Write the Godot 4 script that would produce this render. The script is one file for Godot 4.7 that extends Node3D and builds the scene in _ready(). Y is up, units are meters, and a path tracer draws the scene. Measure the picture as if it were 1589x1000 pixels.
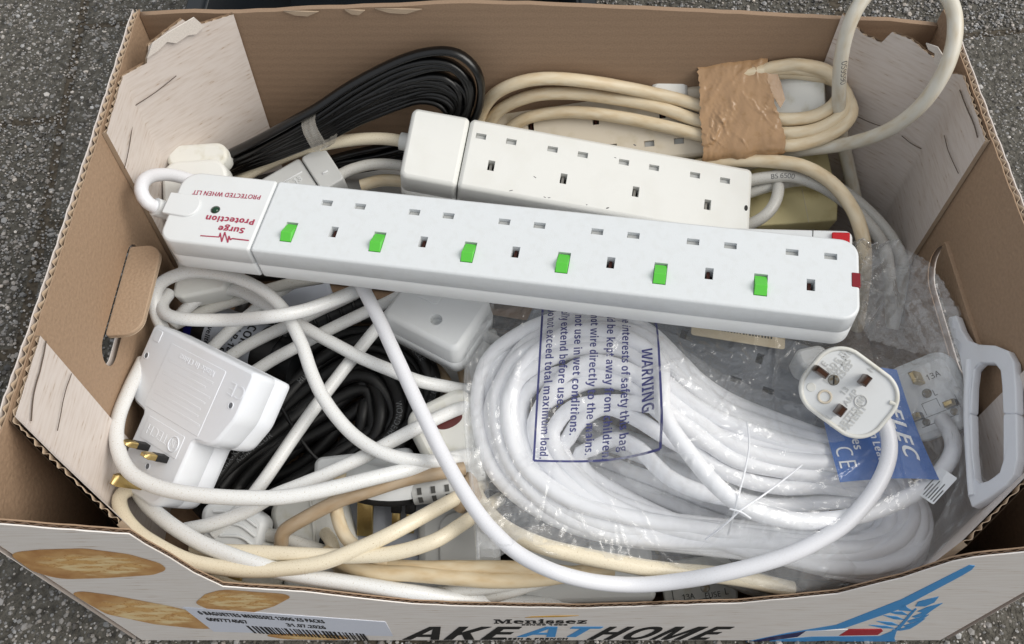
extends Node3D

# materials by name, textures by name, and how often a node name has been used
var M := {}
var X := {}
var used := {}
var rng := RandomNumberGenerator.new()
var wob := FastNoiseLite.new()
var faceted := false   # extrude() keeps the edges of its sides sharp
var ras := {}          # heights of what lies in the clear bag, by 2 mm cell


func _ready() -> void:
	rng.seed = 7
	wob.seed = 5
	wob.frequency = 14.0
	# ---- camera, sky, light, exposure
	var cam := Camera3D.new()
	cam.name = "camera"
	add_child(cam)
	cam.position = Vector3(-0.0203, 0.65, 0.3275)
	cam.rotation_degrees = Vector3(-57.965, 0, 0)
	cam.fov = 39.3076
	cam.near = 0.02
	cam.far = 60.0
	var we := WorldEnvironment.new()
	we.name = "environment"
	var env := Environment.new()
	env.background_mode = Environment.BG_SKY
	var sky := Sky.new()
	var sm := ProceduralSkyMaterial.new()
	sm.sky_top_color = Color(0.92, 0.935, 0.955)
	sm.sky_horizon_color = Color(0.75, 0.765, 0.785)
	sm.sky_curve = 0.25
	sm.ground_bottom_color = Color(0.30, 0.30, 0.30)
	sm.ground_horizon_color = Color(0.45, 0.45, 0.45)
	sm.sky_energy_multiplier = 0.88
	sky.sky_material = sm
	env.sky = sky
	env.tonemap_mode = Environment.TONE_MAPPER_LINEAR
	env.tonemap_exposure = 1.12
	env.sdfgi_enabled = true
	env.ssao_enabled = true
	env.ssil_enabled = true
	we.environment = env
	add_child(we)
	var sun := DirectionalLight3D.new()
	sun.name = "sun"
	sun.light_energy = 0.72
	sun.light_color = Color(1.0, 0.985, 0.96)
	sun.light_angular_distance = 42.0
	sun.shadow_enabled = true
	sun.rotation_degrees = Vector3(-45, 78, 0)
	add_child(sun)

	materials()
	# ---- the place
	paving()
	back_crate()
	cardboard_box()
	# ---- what lies in the box
	surge_lead()
	four_way_lead()
	taped_lead()
	bag_and_contents()
	mains_plug_lead()
	adaptor()
	black_hank()
	black_coil()
	back_things()
	lower_things()
	loose_cables()


# ------------------------------------------------------------------ small helpers
func v(x: float, y: float, z: float) -> Vector3:
	return Vector3(x, y, z) * 0.0001


func numbered(called: String) -> String:
	var k: int = used.get(called, 0)
	used[called] = k + 1
	return called if k == 0 else "%s_%03d" % [called, k]


func tag(o: Node3D, label: String, category: String, group := "") -> void:
	o.set_meta("label", label)
	o.set_meta("category", category)
	if group:
		o.set_meta("group", group)


func thing(called: String, label: String, category: String, xf := Transform3D(), group := "") -> Node3D:
	var o := Node3D.new()
	o.name = numbered(called)
	o.transform = xf
	add_child(o, true)
	tag(o, label, category, group)
	return o


func part(called: String, mesh: Mesh, mat: Material, parent: Node3D, where: Variant = Transform3D()) -> MeshInstance3D:
	var xf: Transform3D = Transform3D(Basis(), where) if where is Vector3 else where
	var o := MeshInstance3D.new()
	o.name = called
	o.mesh = mesh
	o.material_override = mat
	o.transform = xf
	parent.add_child(o, true)
	return o


func solo(called: String, mesh: Mesh, mat: Material, label: String, category: String, group := "") -> MeshInstance3D:
	var o := part(numbered(called), mesh, mat, self)
	tag(o, label, category, group)
	return o


func fr(o: Vector3, xp: Vector3, up := Vector3.UP) -> Transform3D:
	var x := (xp - o).normalized()
	var z := x.cross(up).normalized()
	return Transform3D(x, z.cross(x), z, o)


func at(x: float, y: float, z: float) -> Transform3D:
	return Transform3D(Basis(), Vector3(x, y, z))


func yaw(deg: float, x: float, y: float, z: float) -> Transform3D:
	return Transform3D(Basis(Vector3.UP, deg_to_rad(deg)), Vector3(x, y, z))


# a smooth line through the points
func path(p: Array, step := 0.004, closed := false) -> PackedVector3Array:
	var out := PackedVector3Array()
	var n := p.size()
	for i in (n if closed else n - 1):
		var a: Vector3 = p[(i - 1 + n) % n] if closed or i > 0 else p[0] * 2.0 - p[1]
		var b: Vector3 = p[i]
		var c: Vector3 = p[(i + 1) % n]
		var d: Vector3 = p[(i + 2) % n] if closed or i + 2 < n else c * 2.0 - b
		var k := maxi(2, int(ceil(b.distance_to(c) / step)))
		for j in k:
			out.append(b.cubic_interpolate(c, a, d, float(j) / k))
	if not closed:
		out.append(p[n - 1])
	return out


func tube(pts: PackedVector3Array, r: float, sides := 14, wobble := 0.0004, flat := 1.0) -> ArrayMesh:
	var n := pts.size()
	var pos := PackedVector3Array()
	var nor := PackedVector3Array()
	var uvs := PackedVector2Array()
	var idx := PackedInt32Array()
	var q := PackedVector3Array()
	var off := rng.randf() * 50.0
	for i in n:
		var s := pts[i]
		q.append(s + wobble * Vector3(wob.get_noise_3d(s.x, s.y + off, s.z), wob.get_noise_3d(s.x + 9.0, s.y, s.z + off), wob.get_noise_3d(s.x, s.y + 3.0, s.z - off)))
	var t0 := (q[1] - q[0]).normalized()
	var u := t0.cross(Vector3.UP)
	if u.length() < 0.1:
		u = t0.cross(Vector3.RIGHT)
	u = u.normalized()
	var l := 0.0
	for i in n:
		var t := (q[mini(i + 1, n - 1)] - q[maxi(i - 1, 0)]).normalized()
		u = (u - t * u.dot(t)).normalized()
		if i:
			l += q[i].distance_to(q[i - 1])
		var w := t.cross(u)
		for j in sides + 1:
			var a := TAU * j / sides
			pos.append(q[i] + (u * cos(a) + w * sin(a) * flat) * r)
			nor.append((u * cos(a) * flat + w * sin(a)).normalized())
			uvs.append(Vector2(float(j) / sides, l * 10.0 + off))
	for i in n - 1:
		for j in sides:
			var a := i * (sides + 1) + j
			var b := a + sides + 1
			idx.append_array([a, b, a + 1, a + 1, b, b + 1])
	for e in 2:                                        # rounded off end caps
		var ring := 0 if e == 0 else (n - 1) * (sides + 1)
		var t := (q[0] - q[1]).normalized() if e == 0 else (q[n - 1] - q[n - 2]).normalized()
		var m := pos.size()
		pos.append(q[0] if e == 0 else q[n - 1])
		nor.append(t)
		uvs.append(Vector2(0.5, 0))
		for j in sides:
			pos.append(pos[ring + j])
			nor.append(t)
			uvs.append(Vector2(0.5, 0))
		for j in sides:
			var a := m + 1 + j
			var b := m + 1 + (j + 1) % sides
			idx.append_array([m, a, b] if e == 0 else [m, b, a])
	return arrays(pos, nor, uvs, idx)


func arrays(pos: PackedVector3Array, nor: PackedVector3Array, uvs: PackedVector2Array, idx: PackedInt32Array) -> ArrayMesh:
	var a := []
	a.resize(Mesh.ARRAY_MAX)
	a[Mesh.ARRAY_VERTEX] = pos
	a[Mesh.ARRAY_NORMAL] = nor
	if uvs.size():
		a[Mesh.ARRAY_TEX_UV] = uvs
	a[Mesh.ARRAY_INDEX] = idx
	var m := ArrayMesh.new()
	m.add_surface_from_arrays(Mesh.PRIMITIVE_TRIANGLES, a)
	return m


# a polygon with its corners rounded; r is one radius or one for each corner
func rounded(p: Array, r, seg := 6) -> PackedVector2Array:
	var out := PackedVector2Array()
	var n := p.size()
	for i in n:
		var rr: float = r[i] if r is Array else r
		var b: Vector2 = p[i]
		var a: Vector2 = p[(i - 1 + n) % n]
		var c: Vector2 = p[(i + 1) % n]
		if rr <= 0.0:
			out.append(b)
			continue
		var da := (a - b).normalized()
		var dc := (c - b).normalized()
		var half := acos(clampf(da.dot(dc), -1.0, 1.0)) * 0.5
		var cut := minf(rr / tan(half), 0.49 * minf(a.distance_to(b), c.distance_to(b)))
		var rad := cut * tan(half)
		var ctr := b + (da + dc).normalized() * (rad / sin(half))
		var s := b + da * cut - ctr
		var ang := s.angle_to(b + dc * cut - ctr)
		for k in seg + 1:
			out.append(ctr + s.rotated(ang * k / seg))
	return out


func rect(x0: float, z0: float, x1: float, z1: float) -> Array:
	return [Vector2(x0, z0), Vector2(x1, z0), Vector2(x1, z1), Vector2(x0, z1)]


func oval(cx: float, cz: float, rx: float, rz: float, n := 20) -> PackedVector2Array:
	var o := PackedVector2Array()
	for i in n:
		o.append(Vector2(cx + rx * cos(TAU * i / n), cz + rz * sin(TAU * i / n)))
	return o


# an outline in x and z carried through levels of (inset, height) from the bottom up
func extrude(given, levels: Array, into: SurfaceTool = null, xf := Transform3D()) -> Mesh:
	var poly := PackedVector2Array()
	for q in given:
		if poly.is_empty() or poly[poly.size() - 1].distance_to(q) > 0.00008:
			poly.append(q)
	if poly[0].distance_to(poly[poly.size() - 1]) < 0.00008:
		poly.remove_at(poly.size() - 1)
	var area := 0.0
	var n := poly.size()
	for i in n:
		area += poly[i].cross(poly[(i + 1) % n])
	if area < 0.0:
		poly.reverse()
	var inward := PackedVector2Array()
	for i in n:
		var d1 := (poly[i] - poly[(i - 1 + n) % n]).normalized()
		var d2 := (poly[(i + 1) % n] - poly[i]).normalized()
		var m := Vector2(-d1.y, d1.x) + Vector2(-d2.y, d2.x)
		inward.append(m.normalized() * minf(1.6, 1.0 / maxf(0.3, m.length() * 0.5)))
	var st := into
	if st == null:
		st = SurfaceTool.new()
		st.begin(Mesh.PRIMITIVE_TRIANGLES)
	st.set_smooth_group(-1 if faceted else 1)
	var rings := []
	for lv in levels:
		var ring := PackedVector3Array()
		for i in n:
			var q: Vector2 = poly[i] + inward[i] * lv.x
			ring.append(xf * Vector3(q.x, lv.y, q.y))
		rings.append(ring)
	for k in rings.size() - 1:
		for i in n:
			var j := (i + 1) % n
			for q in [rings[k][i], rings[k][j], rings[k + 1][j], rings[k][i], rings[k + 1][j], rings[k + 1][i]]:
				st.add_vertex(q)
	for e in 2:
		st.set_smooth_group(2 + e)
		var ring: PackedVector3Array = rings[0] if e == 0 else rings[rings.size() - 1]
		var flat := PackedVector2Array()
		var lv: Vector2 = levels[0] if e == 0 else levels[levels.size() - 1]
		for i in n:
			flat.append(poly[i] + inward[i] * lv.x)
		var tri := Geometry2D.triangulate_polygon(flat)
		for k in range(0, tri.size(), 3):
			var a := tri[k]
			var b := tri[k + 1]
			var c := tri[k + 2]
			var cw := (flat[b] - flat[a]).cross(flat[c] - flat[a]) > 0.0
			if cw != (e == 1):
				var swap := b
				b = c
				c = swap
			for q in [a, b, c]:
				st.add_vertex(ring[q])
	if into:
		return null
	st.generate_normals()
	return st.commit()


# a block with softened top and bottom edges
func block(poly, y0: float, y1: float, bev := 0.001, taper := 0.0) -> Mesh:
	var t := signf(y1 - y0)
	return extrude(poly, [Vector2(bev, y0), Vector2(bev * 0.3, y0 + t * bev * 0.3), Vector2(0, y0 + t * bev), Vector2(taper, y1 - t * bev), Vector2(taper + bev * 0.3, y1 - t * bev * 0.3), Vector2(taper + bev, y1)])


func sized(m: Mesh, k: float) -> Mesh:
	var st := SurfaceTool.new()
	st.begin(Mesh.PRIMITIVE_TRIANGLES)
	for i in m.get_surface_count():
		st.append_from(m, i, Transform3D(Basis.from_scale(Vector3.ONE * k), Vector3.ZERO))
	return st.commit()


# flat normals wherever a face and its corners disagree (the walls and floors of cut openings)
func crisp(m: Mesh) -> Mesh:
	var st := SurfaceTool.new()
	st.begin(Mesh.PRIMITIVE_TRIANGLES)
	for k in m.get_surface_count():
		var a := m.surface_get_arrays(k)
		var pos: PackedVector3Array = a[Mesh.ARRAY_VERTEX]
		var nor: PackedVector3Array = a[Mesh.ARRAY_NORMAL]
		var idx := PackedInt32Array(range(pos.size()))
		if a[Mesh.ARRAY_INDEX] != null:
			idx = a[Mesh.ARRAY_INDEX]
		for i in range(0, idx.size(), 3):
			var f := (pos[idx[i + 2]] - pos[idx[i]]).cross(pos[idx[i + 1]] - pos[idx[i]]).normalized()
			for j in 3:
				var q := nor[idx[i + j]]
				st.set_normal(q if q.dot(f) > 0.85 else f)
				st.add_vertex(pos[idx[i + j]])
	return st.commit()


func cut(mesh: Mesh, boxes: Array) -> Mesh:
	var c := CSGMesh3D.new()
	c.name = "cutting"
	c.mesh = sized(mesh, 100.0)
	for b in boxes:
		var k: CSGShape3D
		if b.size() > 3:
			var cy := CSGCylinder3D.new()
			cy.radius = b[1].x * 100.0
			cy.height = b[1].y * 100.0
			cy.sides = 20
			k = cy
		else:
			var bx := CSGBox3D.new()
			bx.size = b[1] * 100.0
			k = bx
		k.operation = CSGShape3D.OPERATION_SUBTRACTION
		k.position = b[0] * 100.0
		c.add_child(k)
	add_child(c)
	c._update_shape()
	var m := c.bake_static_mesh()
	remove_child(c)
	c.free()
	if m == null or m.get_surface_count() == 0:
		push_warning("cut failed")
		return mesh
	return crisp(sized(m, 0.01))


func letters(s: String, high: float, depth := 0.0003, weight := 400, face := "Droid Sans") -> TextMesh:
	var t := TextMesh.new()
	var f := SystemFont.new()
	f.font_names = PackedStringArray([face])
	f.font_weight = weight
	t.font = f
	t.font_size = 48
	t.pixel_size = high / 34.0
	t.depth = depth
	t.curve_step = 2.0
	t.text = s
	return t


# lettering laid flat on a top face; turn is about y, wide stretches it, slant leans it
func write(s: String, high: float, mat: Material, parent: Node3D, where: Vector3, turn := 0.0, wide := 1.0, slant := 0.0, weight := 400, called := "lettering", face := "Droid Sans", depth := 0.0003) -> void:
	var b := Basis(Vector3(wide, 0, 0), Vector3(slant, 0, -1), Vector3(0, 1, 0))
	part(called, letters(s, high, depth, weight, face), mat, parent, Transform3D(Basis(Vector3.UP, deg_to_rad(turn)) * b, where))


# lettering bent over a surface: where(u, v) gives the point, u along the line and v up
func bent(s: String, high: float, where: Callable, weight := 400, sub := 1) -> ArrayMesh:
	var t := letters(s, high, 0.0, weight)
	var a := t.get_mesh_arrays()
	var pos: PackedVector3Array = a[Mesh.ARRAY_VERTEX]
	var idx: PackedInt32Array = a[Mesh.ARRAY_INDEX]
	var st := SurfaceTool.new()
	st.begin(Mesh.PRIMITIVE_TRIANGLES)
	var order := idx if idx.size() else PackedInt32Array(range(pos.size()))
	for k in range(0, order.size() - 2, 3):
		var p := [pos[order[k]], pos[order[k + 1]], pos[order[k + 2]]]
		for q in p:
			st.add_vertex(where.call(q.x, q.y))
	st.generate_normals()
	return st.commit()


# ------------------------------------------------------------------ materials
func noise_tex(freq: float, ramp: Array, size := 512, seed_ := 1, kind := FastNoiseLite.TYPE_SIMPLEX_SMOOTH, oct := 4, ridged := false) -> NoiseTexture2D:
	var n := FastNoiseLite.new()
	n.noise_type = kind
	n.frequency = freq
	n.seed = seed_
	n.fractal_octaves = oct
	if ridged:
		n.fractal_type = FastNoiseLite.FRACTAL_RIDGED
	var t := NoiseTexture2D.new()
	t.width = size
	t.height = size
	t.seamless = true
	t.noise = n
	if ramp.size():
		var g := Gradient.new()
		var offs := PackedFloat32Array()
		var cols := PackedColorArray()
		for r in ramp:
			offs.append(r[0])
			cols.append(r[1])
		g.offsets = offs
		g.colors = cols
		t.color_ramp = g
	return t


func bump_tex(freq: float, strength: float, size := 512, seed_ := 3, oct := 3) -> NoiseTexture2D:
	var t := noise_tex(freq, [], size, seed_, FastNoiseLite.TYPE_SIMPLEX_SMOOTH, oct)
	t.as_normal_map = true
	t.bump_strength = strength
	return t


func mat(key: String, c: Color, rough := 0.5, tex: Texture2D = null, tri := 0.0, bump: Texture2D = null, deep := 0.3, metal := 0.0) -> StandardMaterial3D:
	var m := StandardMaterial3D.new()
	m.resource_name = key
	m.albedo_color = c
	m.roughness = rough
	m.metallic = metal
	if tex:
		m.albedo_texture = tex
	if bump:
		m.normal_enabled = true
		m.normal_texture = bump
		m.normal_scale = deep
	if tri > 0.0:
		m.uv1_triplanar = true
		m.uv1_scale = Vector3.ONE * tri
	M[key] = m
	return m


func g(x: float) -> Color:
	return Color(x, x, x)


func materials() -> void:
	var w := Color.WHITE
	X.fine = bump_tex(0.09, 3.0, 512, 3)
	X.scuff = noise_tex(0.012, [[0.0, Color(0.90, 0.88, 0.83)], [0.22, Color(0.97, 0.965, 0.945)], [0.42, w], [1.0, w]], 512, 11, FastNoiseLite.TYPE_SIMPLEX_SMOOTH, 5)
	X.clean = noise_tex(0.008, [[0.0, Color(0.985, 0.983, 0.978)], [0.5, w], [1.0, w]], 512, 12, FastNoiseLite.TYPE_SIMPLEX_SMOOTH, 5)
	X.speck = noise_tex(0.03, [[0.0, Color(0.45, 0.37, 0.28)], [0.13, Color(0.66, 0.58, 0.48)], [0.18, Color(0.95, 0.935, 0.905)], [0.45, w], [1.0, w]], 1024, 21, FastNoiseLite.TYPE_SIMPLEX_SMOOTH, 6)
	X.grime = noise_tex(0.005, [[0.0, Color(0.78, 0.69, 0.57)], [0.3, Color(0.88, 0.81, 0.71)], [0.55, Color(0.95, 0.92, 0.87)], [0.85, w], [1.0, w]], 1024, 31, FastNoiseLite.TYPE_SIMPLEX_SMOOTH, 4)
	X.stain = noise_tex(0.004, [[0.0, Color(0.93, 0.89, 0.83)], [0.3, Color(0.97, 0.95, 0.92)], [0.7, w], [1.0, w]], 1024, 33, FastNoiseLite.TYPE_SIMPLEX_SMOOTH, 3)
	X.speckless = noise_tex(0.03, [[0.0, Color(0.70, 0.64, 0.56)], [0.10, Color(0.86, 0.82, 0.77)], [0.14, Color(0.975, 0.97, 0.96)], [0.5, w], [1.0, w]], 1024, 27, FastNoiseLite.TYPE_SIMPLEX_SMOOTH, 6)
	X.card = noise_tex(0.12, [[0.0, Color(0.91, 0.91, 0.91)], [0.5, Color(0.96, 0.96, 0.96)], [1.0, w]], 512, 41, FastNoiseLite.TYPE_SIMPLEX_SMOOTH, 5)
	X.wood = noise_tex(0.016, [[0.0, Color(0.70, 0.62, 0.54)], [0.12, Color(0.82, 0.75, 0.68)], [0.18, Color(0.95, 0.935, 0.92)], [0.5, Color(0.985, 0.98, 0.977)], [0.75, w], [0.9, Color(0.985, 0.982, 0.98)], [1.0, Color(0.93, 0.91, 0.89)]], 1024, 51, FastNoiseLite.TYPE_SIMPLEX_SMOOTH, 6)
	X.stone = noise_tex(0.03, [[0.0, Color(0.45, 0.44, 0.42)], [0.45, Color(0.8, 0.79, 0.77)], [1.0, w]], 512, 61, FastNoiseLite.TYPE_SIMPLEX_SMOOTH, 6)
	X.flutes = flute_bump()

	mat("white", Color(0.835, 0.85, 0.86), 0.42, X.clean, 3.0, X.fine, 0.30)
	M.white.uv1_scale = Vector3.ONE * 26.0
	mat("white_shell", Color(0.85, 0.86, 0.865), 0.4, X.clean, 5.0)
	mat("adaptor_white", Color(0.90, 0.915, 0.94), 0.36, X.clean, 5.0)
	mat("ivory", Color(0.865, 0.868, 0.855), 0.42, X.clean, 6.0)
	mat("dirty_ivory", Color(0.83, 0.79, 0.72), 0.5, X.scuff, 7.0)
	mat("grey_white", Color(0.77, 0.775, 0.77), 0.45, X.clean, 6.0)
	mat("worn_white", Color(0.85, 0.85, 0.83), 0.42, X.scuff, 9.0)
	mat("stain_mark", Color(0.83, 0.83, 0.79), 0.45)
	mat("shutter", Color(0.66, 0.665, 0.66), 0.5)
	mat("yellowed", Color(0.83, 0.785, 0.60), 0.5, X.scuff, 7.0)
	mat("pale_grey", Color(0.60, 0.62, 0.66), 0.45, X.clean, 6.0)
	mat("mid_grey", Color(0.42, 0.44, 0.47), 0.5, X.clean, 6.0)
	mat("handle_white", Color(0.88, 0.89, 0.91), 0.38, X.clean, 8.0)
	mat("dark", Color(0.045, 0.04, 0.04), 0.6)
	mat("gap", Color(0.30, 0.30, 0.29), 0.7)
	mat("contact", Color(0.27, 0.13, 0.09), 0.45, null, 0.0, null, 0.0, 0.5)
	mat("contact_steel", Color(0.55, 0.54, 0.52), 0.35, null, 0.0, null, 0.0, 0.8)
	mat("brass", Color(0.76, 0.67, 0.46), 0.32, X.scuff, 60.0, null, 0.0, 0.95)
	mat("brown_metal", Color(0.30, 0.20, 0.15), 0.30, X.scuff, 60.0, null, 0.0, 0.8)
	mat("sleeve", Color(0.06, 0.06, 0.065), 0.5)
	mat("steel", Color(0.55, 0.55, 0.54), 0.35, X.grime, 60.0, null, 0.0, 0.9)
	mat("green", Color(0.34, 0.76, 0.24), 0.35)
	mat("green_led", Color(0.02, 0.20, 0.11), 0.12)
	mat("red_lens", Color(0.47, 0.05, 0.10), 0.2)
	mat("red_bright", Color(0.72, 0.04, 0.08), 0.2)
	mat("red_ink", Color(0.63, 0.19, 0.30), 0.5)
	mat("ink", Color(0.05, 0.05, 0.055), 0.6)
	mat("grey_ink", Color(0.34, 0.34, 0.35), 0.6)
	mat("pale_ink", Color(0.42, 0.43, 0.44), 0.6)
	mat("navy_ink", Color(0.26, 0.27, 0.47), 0.5)
	mat("maroon", Color(0.33, 0.07, 0.05), 0.4)
	mat("blue_card", Color(0.0, 0.36, 0.68), 0.35, X.clean, 5.0)
	mat("white_ink", Color(0.92, 0.93, 0.94), 0.5)
	mat("cable_white", Color(0.865, 0.87, 0.87), 0.34, X.speck)
	M.cable_white.uv1_scale = Vector3(1.0, 2.2, 1)
	mat("cable_new", Color(0.875, 0.88, 0.90), 0.38, X.speckless)
	M.cable_new.uv1_scale = Vector3(1.0, 2.2, 1)
	mat("cable_bagged", Color(0.945, 0.95, 0.965), 0.38, X.clean)
	mat("cable_grey", Color(0.79, 0.785, 0.765), 0.34, X.speck)
	M.cable_grey.uv1_scale = Vector3(1.0, 2.2, 1)
	mat("cable_big", Color(0.80, 0.785, 0.74), 0.42, X.stain)
	M.cable_big.uv1_scale = Vector3(1.0, 1.1, 1)
	mat("cable_cream", Color(0.87, 0.83, 0.74), 0.34, X.speck)
	M.cable_cream.uv1_scale = Vector3(1.0, 2.2, 1)
	mat("cable_tan", Color(0.85, 0.795, 0.69), 0.48, X.stain)
	M.cable_tan.uv1_scale = Vector3(1.0, 1.1, 1)
	mat("cable_dirty", Color(0.815, 0.75, 0.63), 0.5, X.stain)
	M.cable_dirty.uv1_scale = Vector3(1.0, 1.1, 1)
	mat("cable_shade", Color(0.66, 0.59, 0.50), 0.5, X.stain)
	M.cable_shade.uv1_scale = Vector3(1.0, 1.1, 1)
	mat("rubber", Color(0.055, 0.056, 0.06), 0.5, X.scuff)
	mat("gloss_black", Color(0.022, 0.022, 0.025), 0.3)
	mat("black_plastic", Color(0.055, 0.06, 0.07), 0.4, X.scuff, 8.0)
	mat("blue_plastic", Color(0.03, 0.05, 0.35), 0.4)
	mat("crate", Color(0.075, 0.095, 0.115), 0.45, X.scuff, 6.0)
	mat("kraft", Color(0.635, 0.532, 0.435), 0.85, X.card, 5.0, X.fine, 0.25)
	mat("kraft_fluted", Color(0.59, 0.492, 0.402), 0.8, X.card, 5.0)
	M.kraft_fluted.uv1_triplanar = true
	M.kraft_fluted.uv1_scale = Vector3.ONE * 9.0
	M.kraft_fluted.normal_enabled = true
	M.kraft_fluted.normal_texture = X.flutes
	M.kraft_fluted.normal_scale = 0.035
	mat("flap_kraft", Color(0.69, 0.595, 0.50), 0.85, X.card, 7.0, X.fine, 0.3)
	mat("paper_edge", Color(0.72, 0.64, 0.55), 0.9, X.card, 20.0)
	mat("medium", Color(0.42, 0.34, 0.28), 0.9, X.card, 20.0)
	mat("wood_print", Color(0.83, 0.795, 0.77), 0.42, X.wood)
	M.wood_print.uv1_scale = Vector3(2.6, 20.0, 1)
	M.wood_print.normal_enabled = true
	M.wood_print.normal_texture = X.fine
	M.wood_print.normal_scale = 0.06
	mat("front_print", Color(0.90, 0.885, 0.87), 0.42, X.wood)
	M.front_print.uv1_triplanar = true
	M.front_print.uv1_scale = Vector3(1.6, 10.0, 26.0)
	mat("torn_paper", Color(0.86, 0.83, 0.80), 0.9, X.card, 12.0)
	mat("crack_ink", Color(0.33, 0.28, 0.24), 0.7)
	mat("sticker", Color(0.83, 0.85, 0.90), 0.45)
	mat("old_sticker", Color(0.82, 0.76, 0.64), 0.55)
	mat("sky_blue", Color(0.25, 0.56, 0.80), 0.45)
	mat("flag_navy", Color(0.13, 0.13, 0.33), 0.45)
	mat("flag_white", Color(0.84, 0.84, 0.85), 0.45)
	mat("flag_red", Color(0.66, 0.12, 0.17), 0.45)
	mat("gold_ink", Color(0.75, 0.58, 0.25), 0.5)
	mat("tape", Color(0.665, 0.535, 0.40), 0.26, X.scuff, 16.0, bump_tex(0.012, 6.0, 512, 81, 3), 0.15)
	mat("bread_print", Color(0.95, 0.94, 0.92), 0.42, loaf_tex())
	M.bread_print.texture_repeat = false
	mat("crust_print", Color(0.72, 0.47, 0.22), 0.42, X.card, 16.0)
	mat("paving", Color(0.39, 0.38, 0.355), 0.85, X.stone, 6.0, bump_tex(0.06, 10.0, 512, 91, 4), 0.8)
	mat("joint", Color(0.34, 0.31, 0.265), 0.95, X.stone, 9.0)
	mat("pebble", w, 0.55)
	M.pebble.vertex_color_use_as_albedo = true
	mat("moss", Color(0.22, 0.20, 0.11), 0.9)
	# clear film: the bag, the tape on the black flex
	var f := mat("film", Color(0.93, 0.94, 0.95, 0.115), 0.10)
	f.transparency = BaseMaterial3D.TRANSPARENCY_ALPHA
	f.metallic_specular = 0.95
	f.cull_mode = BaseMaterial3D.CULL_DISABLED
	mat("film_tie", Color(0.90, 0.91, 0.93), 0.3)
	var f2 := mat("clear_tape", Color(0.80, 0.78, 0.74, 0.35), 0.15)
	f2.transparency = BaseMaterial3D.TRANSPARENCY_ALPHA
	f2.cull_mode = BaseMaterial3D.CULL_DISABLED


# a printed loaf: brown crust round a pale, streaky slash
func loaf_tex() -> ImageTexture:
	var im := Image.create(384, 128, false, Image.FORMAT_RGBA8)
	var n := FastNoiseLite.new()
	n.seed = 12
	n.frequency = 0.02
	n.fractal_octaves = 5
	for y in 128:
		for x in 384:
			var u := x / 192.0 - 1.0
			var w := y / 64.0 - 1.0
			var a := n.get_noise_2d(x * 0.45, y * 2.6)
			var b := n.get_noise_2d(x * 0.8 + 500.0, y * 1.4)
			var d := sqrt(u * u * 0.8 + pow(w + 0.25 * a, 2.0))
			var crumb := smoothstep(0.78, 0.45, d + 0.22 * b)
			var c := Color(0.72, 0.52, 0.31).lerp(Color(0.83, 0.66, 0.44), clampf(0.5 + b, 0.0, 1.0))
			var pale := Color(0.86, 0.68, 0.42).lerp(Color(0.96, 0.88, 0.70), clampf(0.5 + 1.3 * a, 0.0, 1.0))
			c = c.lerp(pale, crumb)
			if absf(a + 0.12) < 0.035 and crumb > 0.3:
				c = c.lerp(Color(0.66, 0.40, 0.16), 0.6)
			im.set_pixel(x, y, c)
	return ImageTexture.create_from_image(im)


# the faint ribs that the flutes press into the inside of the rear wall
func flute_bump() -> ImageTexture:
	var im := Image.create(16, 256, false, Image.FORMAT_RGBA8)
	for y in 256:
		var s := sin(TAU * y / 16.0)
		var c := Color(0.5, 0.5 + 0.30 * s, 0.85)
		for x in 16:
			im.set_pixel(x, y, c)
	return ImageTexture.create_from_image(im)


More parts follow.
